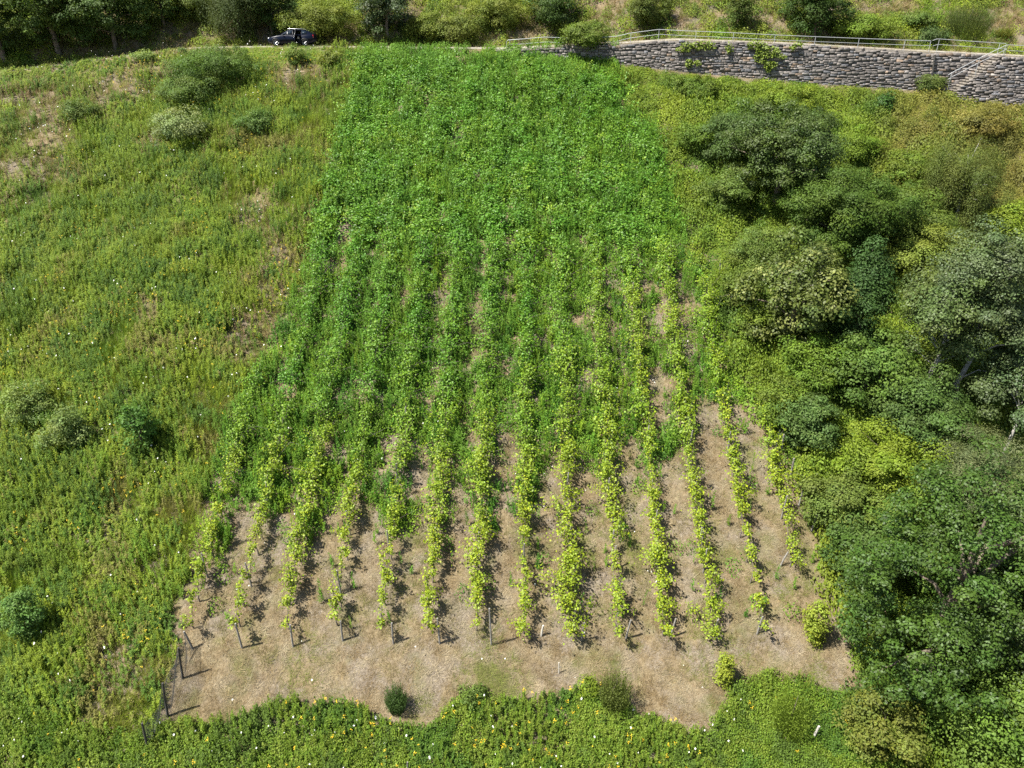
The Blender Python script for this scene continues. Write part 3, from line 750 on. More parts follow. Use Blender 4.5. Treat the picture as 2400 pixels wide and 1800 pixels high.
def build_thicket():
    g = np.random.default_rng(53)
    x, y, z, u, v = cand(52000, g, 4, 60, 14, 82); m = masks(x, y, u, v)
    lump = .45 * fnoise(x, y, .30, 14) + .55 * fnoise(x, y, .75, 4, 2)
    k = m['thicket'] & (m['d'] < -.9) & (g.random(len(x)) < .45 + .6 * lump)
    X, Y, Z, U, Vv = pick(k, x, y, z, u, v); n = len(X); lp = lump[k]
    c = palette(X, Y, [(.075, .135, .018), (.11, .18, .02), (.165, .225, .022), (.12, .19, .02), (.18, .23, .022)], .5, 3, .12, g)
    red = sstep(1900, 2300, U + (fnoise(X, Y, .3, 2) - .5) * 500) * sstep(760, 420, Vv)
    rc = palette(X, Y, [(.17, .15, .04), (.22, .17, .045), (.13, .15, .03)], .5, 37, .12, g)
    c = c * (1 - .75 * red[:, None]) + rc * .75 * red[:, None]
    low = sstep(-.9, -3.0, (Y - ye(X)))
    mb = MB(); scatter(mb, DOME, np.stack([X, Y, Z], 1), (.2 + 2.2 * sstep(.36, .68, lp)) * g.uniform(.7, 1.25, n) * (.35 + .65 * low), g.uniform(.7, 1.25, n), c, g)
    q = g.random(n) < .05; big = [dome_template(g, 330, .13, .75, .95, .95) for _ in range(8)]; nq = int(q.sum())
    scatter(mb, big, np.stack([X, Y, Z], 1)[q], g.uniform(.6, 1.7, nq) * (.2 + .8 * low[q]), g.uniform(.6, 1.35, nq), c[q] * g.uniform(.75, 1.15, (nq, 1)), g)
    tag(mb.build('bramble_thicket', LEAF), 'continuous bramble thicket covering the slope below the wall', 'brambles', kind='stuff')
    # foreground weeds and brambles
    x, y, z, u, v = cand(60000, g, -30, 30, 14, 30); m = masks(x, y, u, v)
    k = m['fg'] & (g.random(len(x)) < .3 + .8 * fnoise(x, y, .7, 18))
    X, Y, Z, U, Vv = pick(k, x, y, z, u, v); n = len(X)
    c = palette(X, Y, [DG, MG, (.17, .22, .03), MG, (.1, .16, .026)], .6, 21, .12, g)
    t = fnoise(X, Y, .6, 5) + g.normal(0, .1, n) + .22 * sstep(1500, 1750, U) ; a = t < .55
    P = np.stack([X, Y, Z], 1)
    mb = MB(); scatter(mb, FORBW, P[a], g.uniform(.45, 1.0, a.sum()) * (.5 + fnoise(X, Y, .8, 3))[a], g.uniform(.7, 1.0, a.sum()), c[a], g); scatter(mb, DOME, P[~a], g.uniform(.5, 1.2, (~a).sum()) * (.4 + 1.1 * fnoise(X, Y, .7, 9))[~a], g.uniform(.5, .8, (~a).sum()), c[~a], g)
    tag(mb.build('foreground_weeds', LEAF), 'bushy weeds and brambles along the foot of the dry strip', 'weeds', kind='stuff')
    kk = g.random(n) < .035 * sstep(500, 900, U) * sstep(1700, 1400, U) + .004
    mb = MB(); scatter(mb, FLOWER, P[kk], g.uniform(.8, 1.15, kk.sum()), g.uniform(.6, 1.1, kk.sum()), np.array([.62, .42, .02]) * g.uniform(.8, 1.15, (kk.sum(), 1)), g, tint=.6)
    tag(mb.build('ragwort_flowers', PETAL), 'yellow ragwort heads over the weeds at the foot of the slope', 'flowers', kind='stuff')
build_thicket()

def build_bank():
    g = np.random.default_rng(59)
    x, y, z, u, v = cand(60000, g, -66, 66, 66, 98); m = masks(x, y, u, v)
    dry = sstep(.46, .6, fnoise(x, y, .26, 83)); dry = np.maximum(dry, ell(u, v, [(450, 85, 110, 26), (1240, 75, 60, 30), (2380, 50, 60, 70), (1820, 40, 40, 60), (620, 108, 40, 14)]))
    k = m['bank'] & (g.random(len(x)) < .45 + .5 * fnoise(x, y, .6, 8)) & (g.random(len(x)) > dry * .35)
    X, Y, Z, U, Vv = pick(k, x, y, z, u, v); n = len(X); dr = dry[k]
    c = palette(X, Y, [MG, YG, (.17, .2, .03), DG, YG], .4, 15, .13, g)
    q = g.random(n) < dr * .6; c[q] = palette(X[q], Y[q], [TAN, OL, BRN, TAN], .5, 4, .12, g)
    t = fnoise(X, Y, .35, 50) + g.normal(0, .1, n); t[q] = 0
    P = np.stack([X, Y, Z], 1); a = t < .5
    mb = MB(); scatter(mb, GRASS, P[a], g.uniform(.4, .9, a.sum()), g.uniform(1.2, 2.2, a.sum()), c[a], g)
    scatter(mb, DOME, P[~a], g.uniform(.6, 1.7, (~a).sum()), g.uniform(.8, 1.4, (~a).sum()), c[~a], g)
    tag(mb.build('bank_grass', LEAF), 'rough grass and scrub covering the bank above the track', 'grass', kind='stuff')
build_bank()

# ------------------------------------------------------------------ vines
def vine_meshes(seed, level):
    """a vine trained along its row (local Y): level 0 sparse .. 2 bushy; returns trunk mesh, foliage mesh"""
    g = np.random.default_rng(seed); mb = MB()
    zt = g.uniform(.7, .95); w = g.normal(0, .05, (4, 2)); w[0] = 0
    P = [np.array([w[i, 0], w[i, 1], zt * i / 3]) for i in range(4)]
    mb.tube(P, [.045, .035, .033, .028], 6)
    canes = []
    for s in range(g.integers(4, 7) + level * 2):
        sg = g.choice([-1, 1]); a = P[3] if g.random() < .6 else P[2]
        e = g.uniform(.25, .8) * sg; top = g.uniform(1.3, 1.95); out = g.normal(0, .10 + .09 * level)
        pts = [a, a + np.array([out * .3, e * .5, .25]), np.array([out * .8, e, (zt + top) / 2]), np.array([out * (1.2 + level * .3), e * 1.15 + g.normal(0, .12), top])]
        if level == 2 and g.random() < .4: pts.append(pts[-1] + np.array([out * 2.2, g.normal(0, .2), -g.uniform(.2, .7)]))
        if g.random() < .18: pts[-1] = pts[2] + np.array([g.choice([-1, 1]) * g.uniform(.35, .8), g.normal(0, .2), -.05])
        pts = np.array(pts); pts[:, 2] += pts[:, 1] * SL * .9
        canes.append(pts); mb.tube(pts, np.linspace(.013, .006, len(pts)), 4, cap=False)
    trunk = mb.mesh('trunk', VINEWOOD, True)
    n = (140, 330, 560)[level]; fb = MB(); PP = []
    for _ in range(n):
        c = canes[g.integers(len(canes))]; f = g.beta(1.6, 1.1) * (len(c) - 1.001); i = int(f); q = c[i] * (1 - f + i) + c[i + 1] * (f - i)
        PP.append(q + g.normal(0, (.085, .13, .18)[level], 3) * np.array([1, 1.1, .9]))
    PP = np.array(PP)
    N = unit(g.normal(0, .55, (n, 3)) + np.array([-.15, -.25, .75]) + np.stack([PP[:, 0] * 1.2, 0 * PP[:, 0], 0 * PP[:, 0]], 1))
    col = np.ones((n, 3)) * g.uniform(.68, 1.25, (n, 1)); y_ = g.random(n) < .16; col[y_] *= np.array([1.35, 1.15, .8])
    leaf_quads(fb, PP, N, g.uniform(.085, .155, n), .92, col, g, .5)
    return trunk, fb.mesh('foliage', GLOSSLEAF)
VM = {l: [vine_meshes(100 + l * 20 + k, l) for k in range(7)] for l in (0, 1, 2)}
FOOT = [0, 0, 1, 0, 0, 1, 1, 1, 2, 0, 1, 1, 0, 1]
NROWS = 14; STEP = 1.16; NIND = 21
def vine_spot(r, k, g):
    y = YF + .6 + k * STEP + g.normal(0, .1) + (3.1 if r == 13 else 0)
    x = ROW0 + r * PITCHX + AZ * (y - YF) + g.normal(0, .07)
    return x, y, float(height(x, y))
def vine_color(x, y, g):
    u, v, _ = project(np.array([x]), np.array([y]), height(np.array([x]), np.array([y])))
    f = float(sstep(1320, 820, v[0])) * .9; rt = float(sstep(1150, 1500, u[0]) * sstep(500, 750, v[0])) * .55; f = f * (1 - rt)
    f = np.clip(f + g.normal(0, .12), 0, 1)
    a = np.array([.225, .30, .02]); b = np.array([.088, .215, .02])
    return a * (1 - f) + b * f, float(u[0]), float(v[0])
def build_vines():
    g = np.random.default_rng(67); adj = ('sparse', 'leafy', 'bushy'); rest = MB()
    for r in range(NROWS):
        k = 0
        while True:
            x, y, z = vine_spot(r, k, g)
            if y > float(ye(x)) - 2.6: break
            c, u, v = vine_color(x, y, g)
            if (r == 0 and v < 900) or (r == 13 and v < 940) or (r == 12 and v < 720) or (r == 11 and v < 330): k += 1; continue
            vg = float(vine_green(np.array([x]), np.array([y]), np.array([u]), np.array([v]))[0])
            lv = FOOT[r] if k < 4 else (1 if k < 7 else 2)
            if k >= 4 and u > 1420 and v > 900: lv = min(lv, 1)
            lv = int(np.clip(lv + g.choice([-1, 0, 0, 0, 1]), 0, 2))
            if k < NIND:
                t = empty('grape_vine', (x, y, z), g.choice([0, math.pi]) * 0 + g.normal(0, .06)); s = g.uniform(.88, 1.12); t.scale = (s * g.choice([-1, 1]), s, s)
                tr, fo = VM[lv][g.integers(7)]
                link('trunk', tr, t); f = link('foliage', fo, t); f.color = (*c, 1)
                tag(t, f'{adj[lv]} green grape vine, {ORD[k]} from the foot of the {ORD[r]} row from the wire fence', 'grape vine', 'grape vines planted in rows up the slope')
            else:
                tr, fo = VM[2][g.integers(7)]
                nv = len(fo.vertices); V = np.empty(nv * 3, np.float32); fo.vertices.foreach_get('co', V); V = V.reshape(-1, 3).astype(float)
                cc = np.empty(len(fo.polygons) * 4, np.float32); fo.attributes['Col'].data.foreach_get('color', cc); cc = cc.reshape(-1, 4)[:, :3]
                sx = g.choice([-1, 1]) * g.uniform(1.0, 1.8); x += g.normal(0, .25); z = float(height(x, y)) - g.uniform(-.1, .5)
                rest.add(V * np.array([sx, 1.05, g.uniform(.85, 1.1)]) + np.array([x, y, z]), np.arange(nv).reshape(-1, 4), cc * c * g.uniform(.85, 1.15))
            k += 1
    x, y, z, u, v = cand(60000, g, -22, 34, 40, 80); m = masks(x, y, u, v); rc = m['rc']
    vg = vine_green(x, y, u, v); near = np.abs(rc - np.round(rc)) < .3
    q = m['vine'] & (y > YF + NIND * STEP - 3) & (near | (y > 55)) & (g.random(len(x)) < .16 * vg) & (rc < np.interp(v, [200, 330, 720, 940], [10.6, 11.3, 12.4, 13.5])) & (m['d'] < -2.6)
    X, Y, Z = x[q], y[q], z[q]; n = len(X)
    scatter(rest, SHOOT, np.stack([X, Y, Z], 1), g.uniform(.8, 1.35, n), g.uniform(.7, 1.2, n), palette(X, Y, [VD, VG, (.115, .25, .022), VG, VY], .6, 88, .14, g), g)
    o = rest.build('vine_foliage', GLOSSLEAF); tag(o, 'merged green mass of overgrown vines on the upper half of the slope', 'vines', kind='stuff')
build_vines()

# ------------------------------------------------------------------ posts, stakes and the wire fence
def stick(name, base, top, rad, m, label, cat, group=None, square=False):
    base = np.asarray(base, float); top = np.asarray(top, float)
    t = empty(name, base)
    mb = MB(); b = np.array([0, 0, -.25]) - (top - base) * .02
    mb.tube([b, (top - base) * .5, (top - base)], [rad * 1.05, rad, rad * .92], 4 if square else 8)
    o = mb.mesh(name, m)
    ob = link(name, o); ob.location = tuple(base); bpy.data.objects.remove(t)
    tag(ob, label, cat, group)
    return ob
def px_post(b, t, rad=.05):
    base = ground_at(*b); d = ray(*t); k = base[1] / d[1]
    return base, np.array([d[0] * k, base[1], CZ + d[2] * k])
PG = 'weathered wooden posts of the vine rows'
ends = [(1, (567.8, 1519.5), (551.5, 1461.6)), (2, (687, 1517.6), (680, 1464)), (3, (803.5, 1503), (798, 1455)), (4, (922, 1510), (918, 1460)), (5, (1031, 1510), (1025, 1449)),
        (6, (1152, 1514), (1147, 1426)), (8, (1362, 1502), (1370, 1459.6)), (9, (1466, 1496), (1479, 1453)), (10, (1571, 1494), (1584, 1450)),
        (11, (1669.5, 1492), (1684, 1451)), (12, (1773, 1488), (1787.6, 1445)), (13, (1827, 1327), (1847, 1294))]
for r, b, t in ends:
    p, q = px_post(b, t)
    stick('vineyard_post', p, q, .05, POSTWOOD, f'weathered grey post at the foot of the {ORD[r]} vine row from the wire fence', 'post', PG)
p, q = px_post((1268, 1492), (1273, 1466))
stick('vineyard_post', p, q, .055, PALEWOOD, 'short bleached post at the foot of the eighth vine row from the wire fence', 'post', PG)
mids = [(1646, 1287), (1549, 1284), (1451, 1279), (1436, 1244), (818, 1336), (598, 1322), (711, 1324), (841, 1198), (1244.5, 1272), (1144, 1248), (943, 1246), (1042, 1232), (977, 955), (1492.6, 994),
        (962, 1090), (1429, 1122), (1333, 1110), (1750, 1014), (1538, 1196), (1340, 1230), (505, 1300), (1600, 1240), (1665, 1010), (1795, 1160), (1700, 1250), (1610, 1120), (650, 1130), (1505, 660)]
cnt = {}
for (u, v) in mids:
    p = ground_at(u, v, 1.75); r = int(np.clip(round(float(row_coord(p[0], p[1]))), 0, 13)); k = max(1, int(round((p[1] - YF - .6) / STEP)) + 1)
    p[0] = ROW0 + r * PITCHX + AZ * (p[1] - YF) + rng.normal(0, .06); p[2] = float(height(p[0], p[1])); key = (r, k)
    if key in cnt: k += 1
    cnt[(r, k)] = 1
    stick('vineyard_post', p, p + np.array([rng.normal(0, .05), rng.normal(0, .05), 1.75]), .042, POSTWOOD,
          f'grey post beside the {ORD[min(k, 24) - 1]} vine of the {ORD[r]} row from the wire fence', 'post', PG)
BG = 'posts along the edge of the thicket'
for i, (b, t) in enumerate([((1901, 1245), (1914.5, 1206)), ((1871, 1188), (1886, 1136)), ((1853, 1117), (1861, 1074)), ((1831, 1060), (1837.5, 1017.5)), ((1817, 996), (1822, 966)), ((1797, 958), (1800, 925))]):
    p, q = px_post(b, t)
    stick('boundary_post', p, q, .055, POSTWOOD, f'leaning grey post at the thicket edge, {ORD[i]} up from the dark spreading tree', 'post', BG)
for (b, t, lab) in [((1686, 652), (1687, 622), 'thin grey stake in brambles left of the pale-clustered tree, upper of two'), ((1711, 728), (1713, 702), 'thin grey stake in brambles left of the pale-clustered tree, lower of two')]:
    p, q = px_post(b, t); stick('boundary_post', p, q + (0, 0, .4), .04, POSTWOOD, lab, 'post', BG)
p, q = px_post((1310, 1579), (1310, 1553)); stick('marker_stake', p, q, .03, PALEWOOD, 'short white stake alone on the dry strip below the vine rows', 'stake')
p, q = px_post((1903, 1735), (1920, 1702)); stick('leaning_board', p, q, .07, PALEWOOD, 'pale grey board leaning in the weeds below the dark spreading tree', 'board', square=True)
p, q = px_post((955, 1815), (955, 1786)); stick('marker_stake', p, q, .035, POSTWOOD, 'grey stake among the flowering weeds at the foot of the slope', 'stake')
p, q = px_post((1561, 172), (1561, 154)); t = empty('marker_post', p); tag(t, 'small white T-shaped marker post below the slate wall', 'marker')
mb = MB(); mb.tube([(0, 0, -.2), q - p], .03, 8); mb.build('shaft', PALEWOOD, t)
mb = MB(); mb.box(q - p, (.3, .05, .06)); mb.build('cross_bar', PALEWOOD, t)
# wire fence at the lower left corner
def build_fence():
    pts = [((453, 1521), (431, 1480)), ((428, 1591), (418, 1518)), ((393, 1680), (381, 1601)), ((347, 1757), (333, 1695))]
    PB = [px_post(b, t) for b, t in pts]; o = PB[0][0]
    f = empty('wire_fence', o); tag(f, 'sagging wire mesh fence on dark posts at the corner of the vineyard', 'fence')
    for i, (p, q) in enumerate(PB):
        mb = MB(); mb.tube([p - o - (0, 0, .25), (p + q) / 2 - o, q - o], [.06, .055, .05], 8); mb.build('post', DARKWOOD if i else POSTWOOD, f)
    mb = MB(); g = np.random.default_rng(3); nu, nv = 26, 17
    for i in range(3):
        (p0, q0), (p1, q1) = PB[i], PB[i + 1]
        G = np.zeros((nu, nv, 3))
        for a in range(nu):
            for b in range(nv):
                s, t = a / (nu - 1), b / (nv - 1)
                lo = p0 + (p1 - p0) * s; lo[2] = float(height(lo[0], lo[1])) + .03
                hi = q0 + (q1 - q0) * s; sag = math.sin(math.pi * s) * (.4, .12, .5)[i]
                G[a, b] = lo + (hi - lo) * t * .92 + np.array([.05 * math.sin(9 * s + 5 * t), 0, -sag * t])
        for a in range(nu): mb.tube(G[a] - o, .006, 3, cap=False)
        for b in range(nv): mb.tube(G[:, b] - o, .006, 3, cap=False)
    mb.build('wire_mesh', WIRE, f)
build_fence()

# ------------------------------------------------------------------ trees and shrubs
def tree_at(name, cat, label, b, topv, hw, col, seed, group=None, bark=BARK, leaf=.14, dens=1.0, shape='round', gap=.0, wid=.65, glossy=False, k=K, droop=0., clump=1.0, accent=None, trunk_vis=0.):
    """b: foot of the plant, topv: row of its top, hw: half width, all read off the photo and turned into metres here"""
    g = np.random.default_rng(seed)
    base = ground_at(b[0] * k, b[1] * k); d = ray(b[0] * k, topv * k)
    _, _, dep = project(*base); Rr = hw * k * dep / FPX
    yt = base[1] - Rr * .25; H = max(.35, CZ + d[2] * (yt / d[1]) - base[2])
    t = empty(name, base); tag(t, label, cat, group)
    # limbs
    tb = MB(); r0 = max(.018, .032 * H * (.55 if shape in ('bush', 'broom') else .5 if bark is PALEBARK else 1))
    lean = g.normal(0, .05 * H, 2)
    zs = np.array([0, .2, .4, .62, .82]) * H
    tp = np.stack([lean[0] * (zs / H) ** 1.5 + g.normal(0, .012 * H, 5), lean[1] * (zs / H) ** 1.5 + g.normal(0, .012 * H, 5), zs], 1); tp[0] = (0, 0, -.3)
    tb.tube(tp, r0 * np.array([1.2, .9, .7, .45, .16]), 8)
    # clumps of leaves on and inside an uneven envelope
    zc, hv = (.56, .46) if shape in ('round', 'tall') else (.48, .52)
    if seed == 313: zc, hv = .46, .52
    if trunk_vis: zc, hv = .5 + trunk_vis * .5, .5 - trunk_vis * .5
    if shape == 'cone': zc, hv = .5, .5
    rc = clump * min(.72, .20 * Rr + .14); P = []; N = []; LC = []
    ncl = int(np.clip(4 * math.pi * ((Rr * Rr + 2 * Rr * H * hv) / 3) / (math.pi * rc * rc) * 1.9, 16, 420))
    area = leaf * leaf * wid * .5
    surf = 4 * math.pi * ((Rr * Rr + 2 * Rr * H * hv) / 3)
    nl = int(np.clip(surf * 2.2 * dens / area, 150, 70000)); per = max(6, nl // ncl)
    ph = g.uniform(0, 6, 3)
    for c in range(ncl):
        q = unit(g.normal(size=3)); q[2] = abs(q[2]) * (1 if g.random() < .72 else -1) if shape != 'bush' and seed != 313 else q[2]
        lump = 1 + .16 * math.sin(3 * math.atan2(q[1], q[0]) + ph[0]) + .12 * math.sin(5 * q[2] + ph[1] + 2 * math.atan2(q[1], q[0]))
        rr = (g.uniform(.45, 1.0) ** .5 if g.random() < .78 else g.uniform(.15, .7)) * lump * (1.14 if g.random() < .1 else 1)
        z = zc * H + q[2] * hv * H * rr
        fx = Rr * rr
        if shape == 'cone': fx *= np.clip(1.25 - z / H, .1, 1.1)
        ctr = np.array([q[0] * fx, q[1] * fx, z]); ctr[:2] += lean * .6 * (z / H)
        ctr[2] = max(ctr[2], .15 * rc + ctr[1] * SL * .8)
        if c < 16 and shape != 'broom':
            s0 = tp[1] + (tp[4] - tp[1]) * np.clip(z / H - .25, 0, 1); m_ = (s0 + ctr) / 2 + np.array([0, 0, .06 * H * g.random()])
            tb.tube([s0, m_, ctr], r0 * np.array([.34, .22, .08]), 5, cap=False)
        if g.random() < gap: continue
        e = unit(g.normal(size=(per, 3))); e[:, 2] = np.abs(e[:, 2]) * np.where(g.random(per) < .8, 1, -1)
        rad = rc * g.uniform(.55, 1.5) * g.uniform(.3, 1.05, (per, 1)) ** .5
        pp = ctr + e * rad * np.array([1.1, 1.1, .75]) + g.normal(0, .05, (per, 3))
        pp[:, 2] -= droop * np.abs(g.normal(0, .4, per)) * rc * 2
        P.append(pp); N.append(unit(e * .8 + q * .25 + np.array([-.05, -.05, .4]) + g.normal(0, .33, (per, 3))))
        tint = g.uniform(.8, 1.2) * np.array([g.uniform(.92, 1.12), 1, g.uniform(.85, 1.1)])
        if accent is not None and g.random() < accent[1] and q[1] < .3: tint = np.array(accent[0]) / np.array(col) * g.uniform(.8, 1.1)
        LC.append(tint[None] * g.uniform(.72, 1.26, (per, 1)))
    P = np.concatenate(P); N = np.concatenate(N); LC = np.concatenate(LC)
    tb.build('trunk' if shape not in ('bush', 'broom') else 'stem', bark, t, smooth=True)
    cb = MB()
    if shape == 'broom':                                      # upright whippy stems instead of clumps
        n = int(260 + 300 * Rr); a = g.uniform(0, 6.28, n); r = np.sqrt(g.random(n)) * Rr; h = H * g.uniform(.55, 1, n) * (1 - .35 * (r / Rr) ** 2)
        V = np.stack([np.stack([np.cos(a) * r * .5 - .012, np.sin(a) * r * .5, h * 0 + np.sin(a) * r * .25], 1), np.stack([np.cos(a) * r * .5 + .012, np.sin(a) * r * .5, np.sin(a) * r * .25], 1), np.stack([np.cos(a) * r, np.sin(a) * r, h], 1)], 1)
        cb.add(V.reshape(-1, 3), np.arange(n * 3).reshape(-1, 3), np.ones((n, 3)) * g.uniform(.7, 1.3, (n, 1)))
        m_ = n * 5; i = g.integers(0, n, m_); f = g.uniform(.35, 1, m_)[:, None]; pp = V[i, 0] * (1 - f) + V[i, 2] * f
        leaf_quads(cb, pp + g.normal(0, .02, (m_, 3)), unit(g.normal(0, .6, (m_, 3)) + (0, -.2, .5)), g.uniform(.05, .11, m_), .35, np.ones((m_, 3)) * g.uniform(.7, 1.3, (m_, 1)), g)
    else:
        leaf_quads(cb, P, N, g.uniform(.55, 1.3, len(P)) * leaf, wid, LC, g, droop)
    o = cb.build('crown' if shape not in ('bush', 'broom') else 'foliage', GLOSSLEAF if glossy else LEAF, t); o.color = (*col, 1)
    return t, base, Rr, H
G1 = 'trees in the thicket on the right of the vineyard'; G2 = 'bushes in the thicket'; G3 = 'trees and bushes on the bank above the track'; G4 = 'bushes in the meadow and weeds'
DK = (.05, .09, .017); GR = (.07, .125, .018); LG = (.11, .18, .02); YL = (.155, .22, .02); GY = (.088, .128, .036); BL = (.05, .1, .024); OLV = (.1, .13, .026)
T = tree_at
# thicket (positions in the 2212 px view)
T('deciduous_tree', 'tree', 'dark rounded tree with fine leaves standing highest in the thicket below the wall', (1675, 450), 238, 118, (.068, .11, .022), 301, G1, leaf=.15, gap=.06, glossy=True)
T('deciduous_tree', 'tree', 'broad mid-green tree directly below the highest dark rounded tree', (1790, 560), 385, 125, (.07, .122, .018), 302, G1)
T('deciduous_tree', 'tree', 'tree with pale yellow-green leaf clusters at the edge of the vineyard', (1700, 770), 535, 98, (.085, .12, .024), 303, G1, leaf=.2, gap=.08, accent=((.19, .215, .055), .3), glossy=True)
T('deciduous_tree', 'tree', 'narrow blue-green tree right of the tree with pale leaf clusters', (1836, 800), 535, 72, BL, 304, G1, shape='cone', leaf=.14)
T('aspen_tree', 'tree', 'grey-green aspen with a slim white trunk showing, left of the larger aspen', (1985, 880), 570, 100, GY, 305, G1, bark=PALEBARK, leaf=.15, gap=.12, trunk_vis=.34, glossy=True)
T('aspen_tree', 'tree', 'largest grey-green aspen, standing in the middle of the thicket', (2055, 900), 505, 100, (.085, .122, .045), 306, G1, bark=PALEBARK, leaf=.14, gap=.12, trunk_vis=.3, glossy=True)
T('aspen_tree', 'tree', 'grey-green aspen with a bent white trunk at the right edge of the thicket', (2180, 880), 640, 85, GY, 307, G1, bark=PALEBARK, leaf=.15, gap=.14, trunk_vis=.4, glossy=True)
T('deciduous_tree', 'tree', 'bright green tree in front of the narrow blue-green tree', (1855, 890), 745, 88, (.09, .155, .026), 308, G1, leaf=.18)
T('birch_tree', 'tree', 'thin olive birch with drooping twigs and a pale trunk, near the reddish brambles', (2062, 505), 300, 78, OLV, 309, G1, bark=PALEBARK, leaf=.11, wid=.4, gap=.14, shape='tall', droop=1.2, trunk_vis=.16, dens=.75)
T('aspen_tree', 'tree', 'dark aspen with a long leaning white trunk, low on the right', (2160, 1010), 790, 95, (.07, .108, .035), 310, G1, bark=PALEBARK, leaf=.15, gap=.12, trunk_vis=.42, glossy=True)
T('deciduous_tree', 'tree', 'dense green tree below the two slim white aspen trunks', (1960, 990), 835, 92, (.075, .128, .028), 311, G1)
T('willow_tree', 'tree', 'silvery grey willow bush-tree right above the dark spreading tree', (2065, 1140), 975, 105, (.115, .145, .058), 312, G1, leaf=.12, wid=.35, gap=.05)
T('deciduous_tree', 'tree', 'huge dark spreading tree at the lower corner of the thicket beside the dry strip', (2010, 1490), 1090, 232, (.05, .098, .014), 313, G1, leaf=.15, dens=1.1, glossy=True, clump=.8)
T('deciduous_tree', 'tree', 'grey-green tree rising behind the huge dark spreading tree', (2200, 1330), 1040, 115, GY, 314, G1, leaf=.15, glossy=True)
T('deciduous_tree', 'tree', 'shiny-leaved tree right of the huge dark spreading tree', (2225, 1580), 1330, 110, (.085, .125, .035), 315, G1, leaf=.16, gap=.06, glossy=True)
B = 'shrub'
def sh(label, b, tv, hw, col, seed, group=G2, **kw):
    if group == G4 and 500 < seed < 515: col = tuple(c * 1.3 for c in col); kw.setdefault('dens', .75); kw.setdefault('gap', .12); kw.setdefault('leaf', .13)
    return T(kw.pop('name', 'shrub'), 'shrub', label, b, tv, hw, col, seed, group, shape=kw.pop('shape', 'bush'), **kw)
sh('large fresh green bush in the corner below the huge dark spreading tree', (2130, 1670), 1510, 150, (.105, .175, .025), 316, leaf=.15)
sh('wide yellow-green bush between the leaning posts and the silvery willow', (1900, 1080), 950, 105, YL, 318)
sh('olive green bush beside the leaning boundary posts', (1800, 1140), 1045, 75, (.11, .155, .03), 319)
sh('bright yellow-green bush at the right edge below the reddish brambles', (2165, 560), 450, 70, YL, 320)
sh('mid-green bush between the broad tree and the birch', (1930, 510), 415, 95, (.1, .155, .026), 322)
sh('yellow-green bush above the largest aspen', (1990, 610), 500, 85, (.14, .185, .028), 323)
sh('small glossy dark sapling alone in the brambles below the wall', (1908, 250), 205, 17, (.05, .115, .02), 324, leaf=.18, glossy=True, shape='tall', name='sapling')
sh('round green bush at the foot of the wall under the dark wall slot', (2003, 200), 160, 30, (.105, .15, .035), 325, leaf=.11)
sh('green bush on the vineyard edge left of the bright green tree', (1745, 850), 735, 72, LG, 326)
sh('bluish green bush by the boundary post above the dry verge', (1735, 960), 870, 60, (.085, .145, .035), 327)
sh('sunny bush low in the thicket above the huge dark spreading tree', (1930, 1200), 1085, 110, (.12, .18, .026), 328)
sh('dark green bush low left of the huge dark spreading tree', (1860, 1240), 1150, 80, (.075, .13, .026), 329)
sh('dark bush at the upper corner of the thicket close to the vine rows', (1570, 340), 250, 70, (.07, .12, .032), 330)
sh('rounded bush between vineyard and the highest dark rounded tree', (1560, 450), 370, 55, (.1, .155, .028), 331)
sh('pale green bush at the vineyard edge left of the broad mid-green tree', (1640, 590), 500, 60, (.115, .17, .032), 332)
sh('green bush at the right edge level with the aspen trunks', (2190, 700), 580, 60, (.095, .15, .028), 333)
sh('dark bush between the birch and the largest aspen', (2090, 640), 545, 55, (.065, .115, .026), 334)
sh('green bush right of the silvery willow', (2190, 1130), 1000, 70, (.085, .15, .026), 335)
sh('yellowish bush in the weeds below the huge dark spreading tree', (1890, 1610), 1530, 70, (.14, .17, .03), 336)
sh('soft green bush in the brambles under the foot of the small wall creeper', (1500, 215), 165, 48, (.095, .15, .02), 337)
sh('green bush in brambles between vine tops and the dark corner bush', (1500, 330), 270, 42, (.1, .165, .02), 338)
sh('spreading yellow-green bush in brambles below the hanging creeper tongue', (1700, 235), 190, 60, (.14, .2, .02), 339)
sh('lush bush in brambles right of the highest dark rounded tree', (1835, 350), 285, 58, (.125, .195, .02), 340)
sh('olive bush at vineyard edge beside the upper thin grey stake', (1590, 660), 590, 42, (.11, .155, .025), 341)
sh('light bush at vineyard edge beside the lower thin grey stake', (1625, 740), 665, 45, (.125, .185, .022), 342)
sh('reddish-olive bramble hump under the projecting wall', (2120, 300), 245, 55, (.15, .14, .03), 343)
sh('green bramble hump left of the birch crown', (1960, 400), 330, 60, (.12, .175, .022), 344)
sh('low bush on the verge above the topmost leaning boundary post', (1680, 900), 830, 50, (.115, .17, .022), 345)
# bank above the track
T('deciduous_tree', 'tree', 'dark tree at the far left end of the track', (12, 135), -70, 62, DK, 401, G3, leaf=.2)
T('deciduous_tree', 'tree', 'big sunlit tree overhanging the left end of the track', (128, 118), -80, 92, (.075, .125, .024), 402, G3, leaf=.2, dens=1.1)
T('deciduous_tree', 'tree', 'big tree casting deep shade on the track', (250, 105), -60, 80, (.066, .115, .023), 403, G3, leaf=.2, dens=1.1)
T('deciduous_tree', 'tree', 'smaller tree right of the big tree casting deep shade', (355, 58), -50, 50, (.08, .13, .026), 404, G3, leaf=.18)
T('willow_tree', 'tree', 'drooping fine-twigged willow on the bank left of the car', (520, 82), -70, 66, (.075, .105, .03), 405, G3, leaf=.15, wid=.35, droop=1.5)
T('deciduous_tree', 'tree', 'dark tree on the bank just behind the bonnet of the car', (590, 76), -50, 48, DK, 406, G3, leaf=.18)
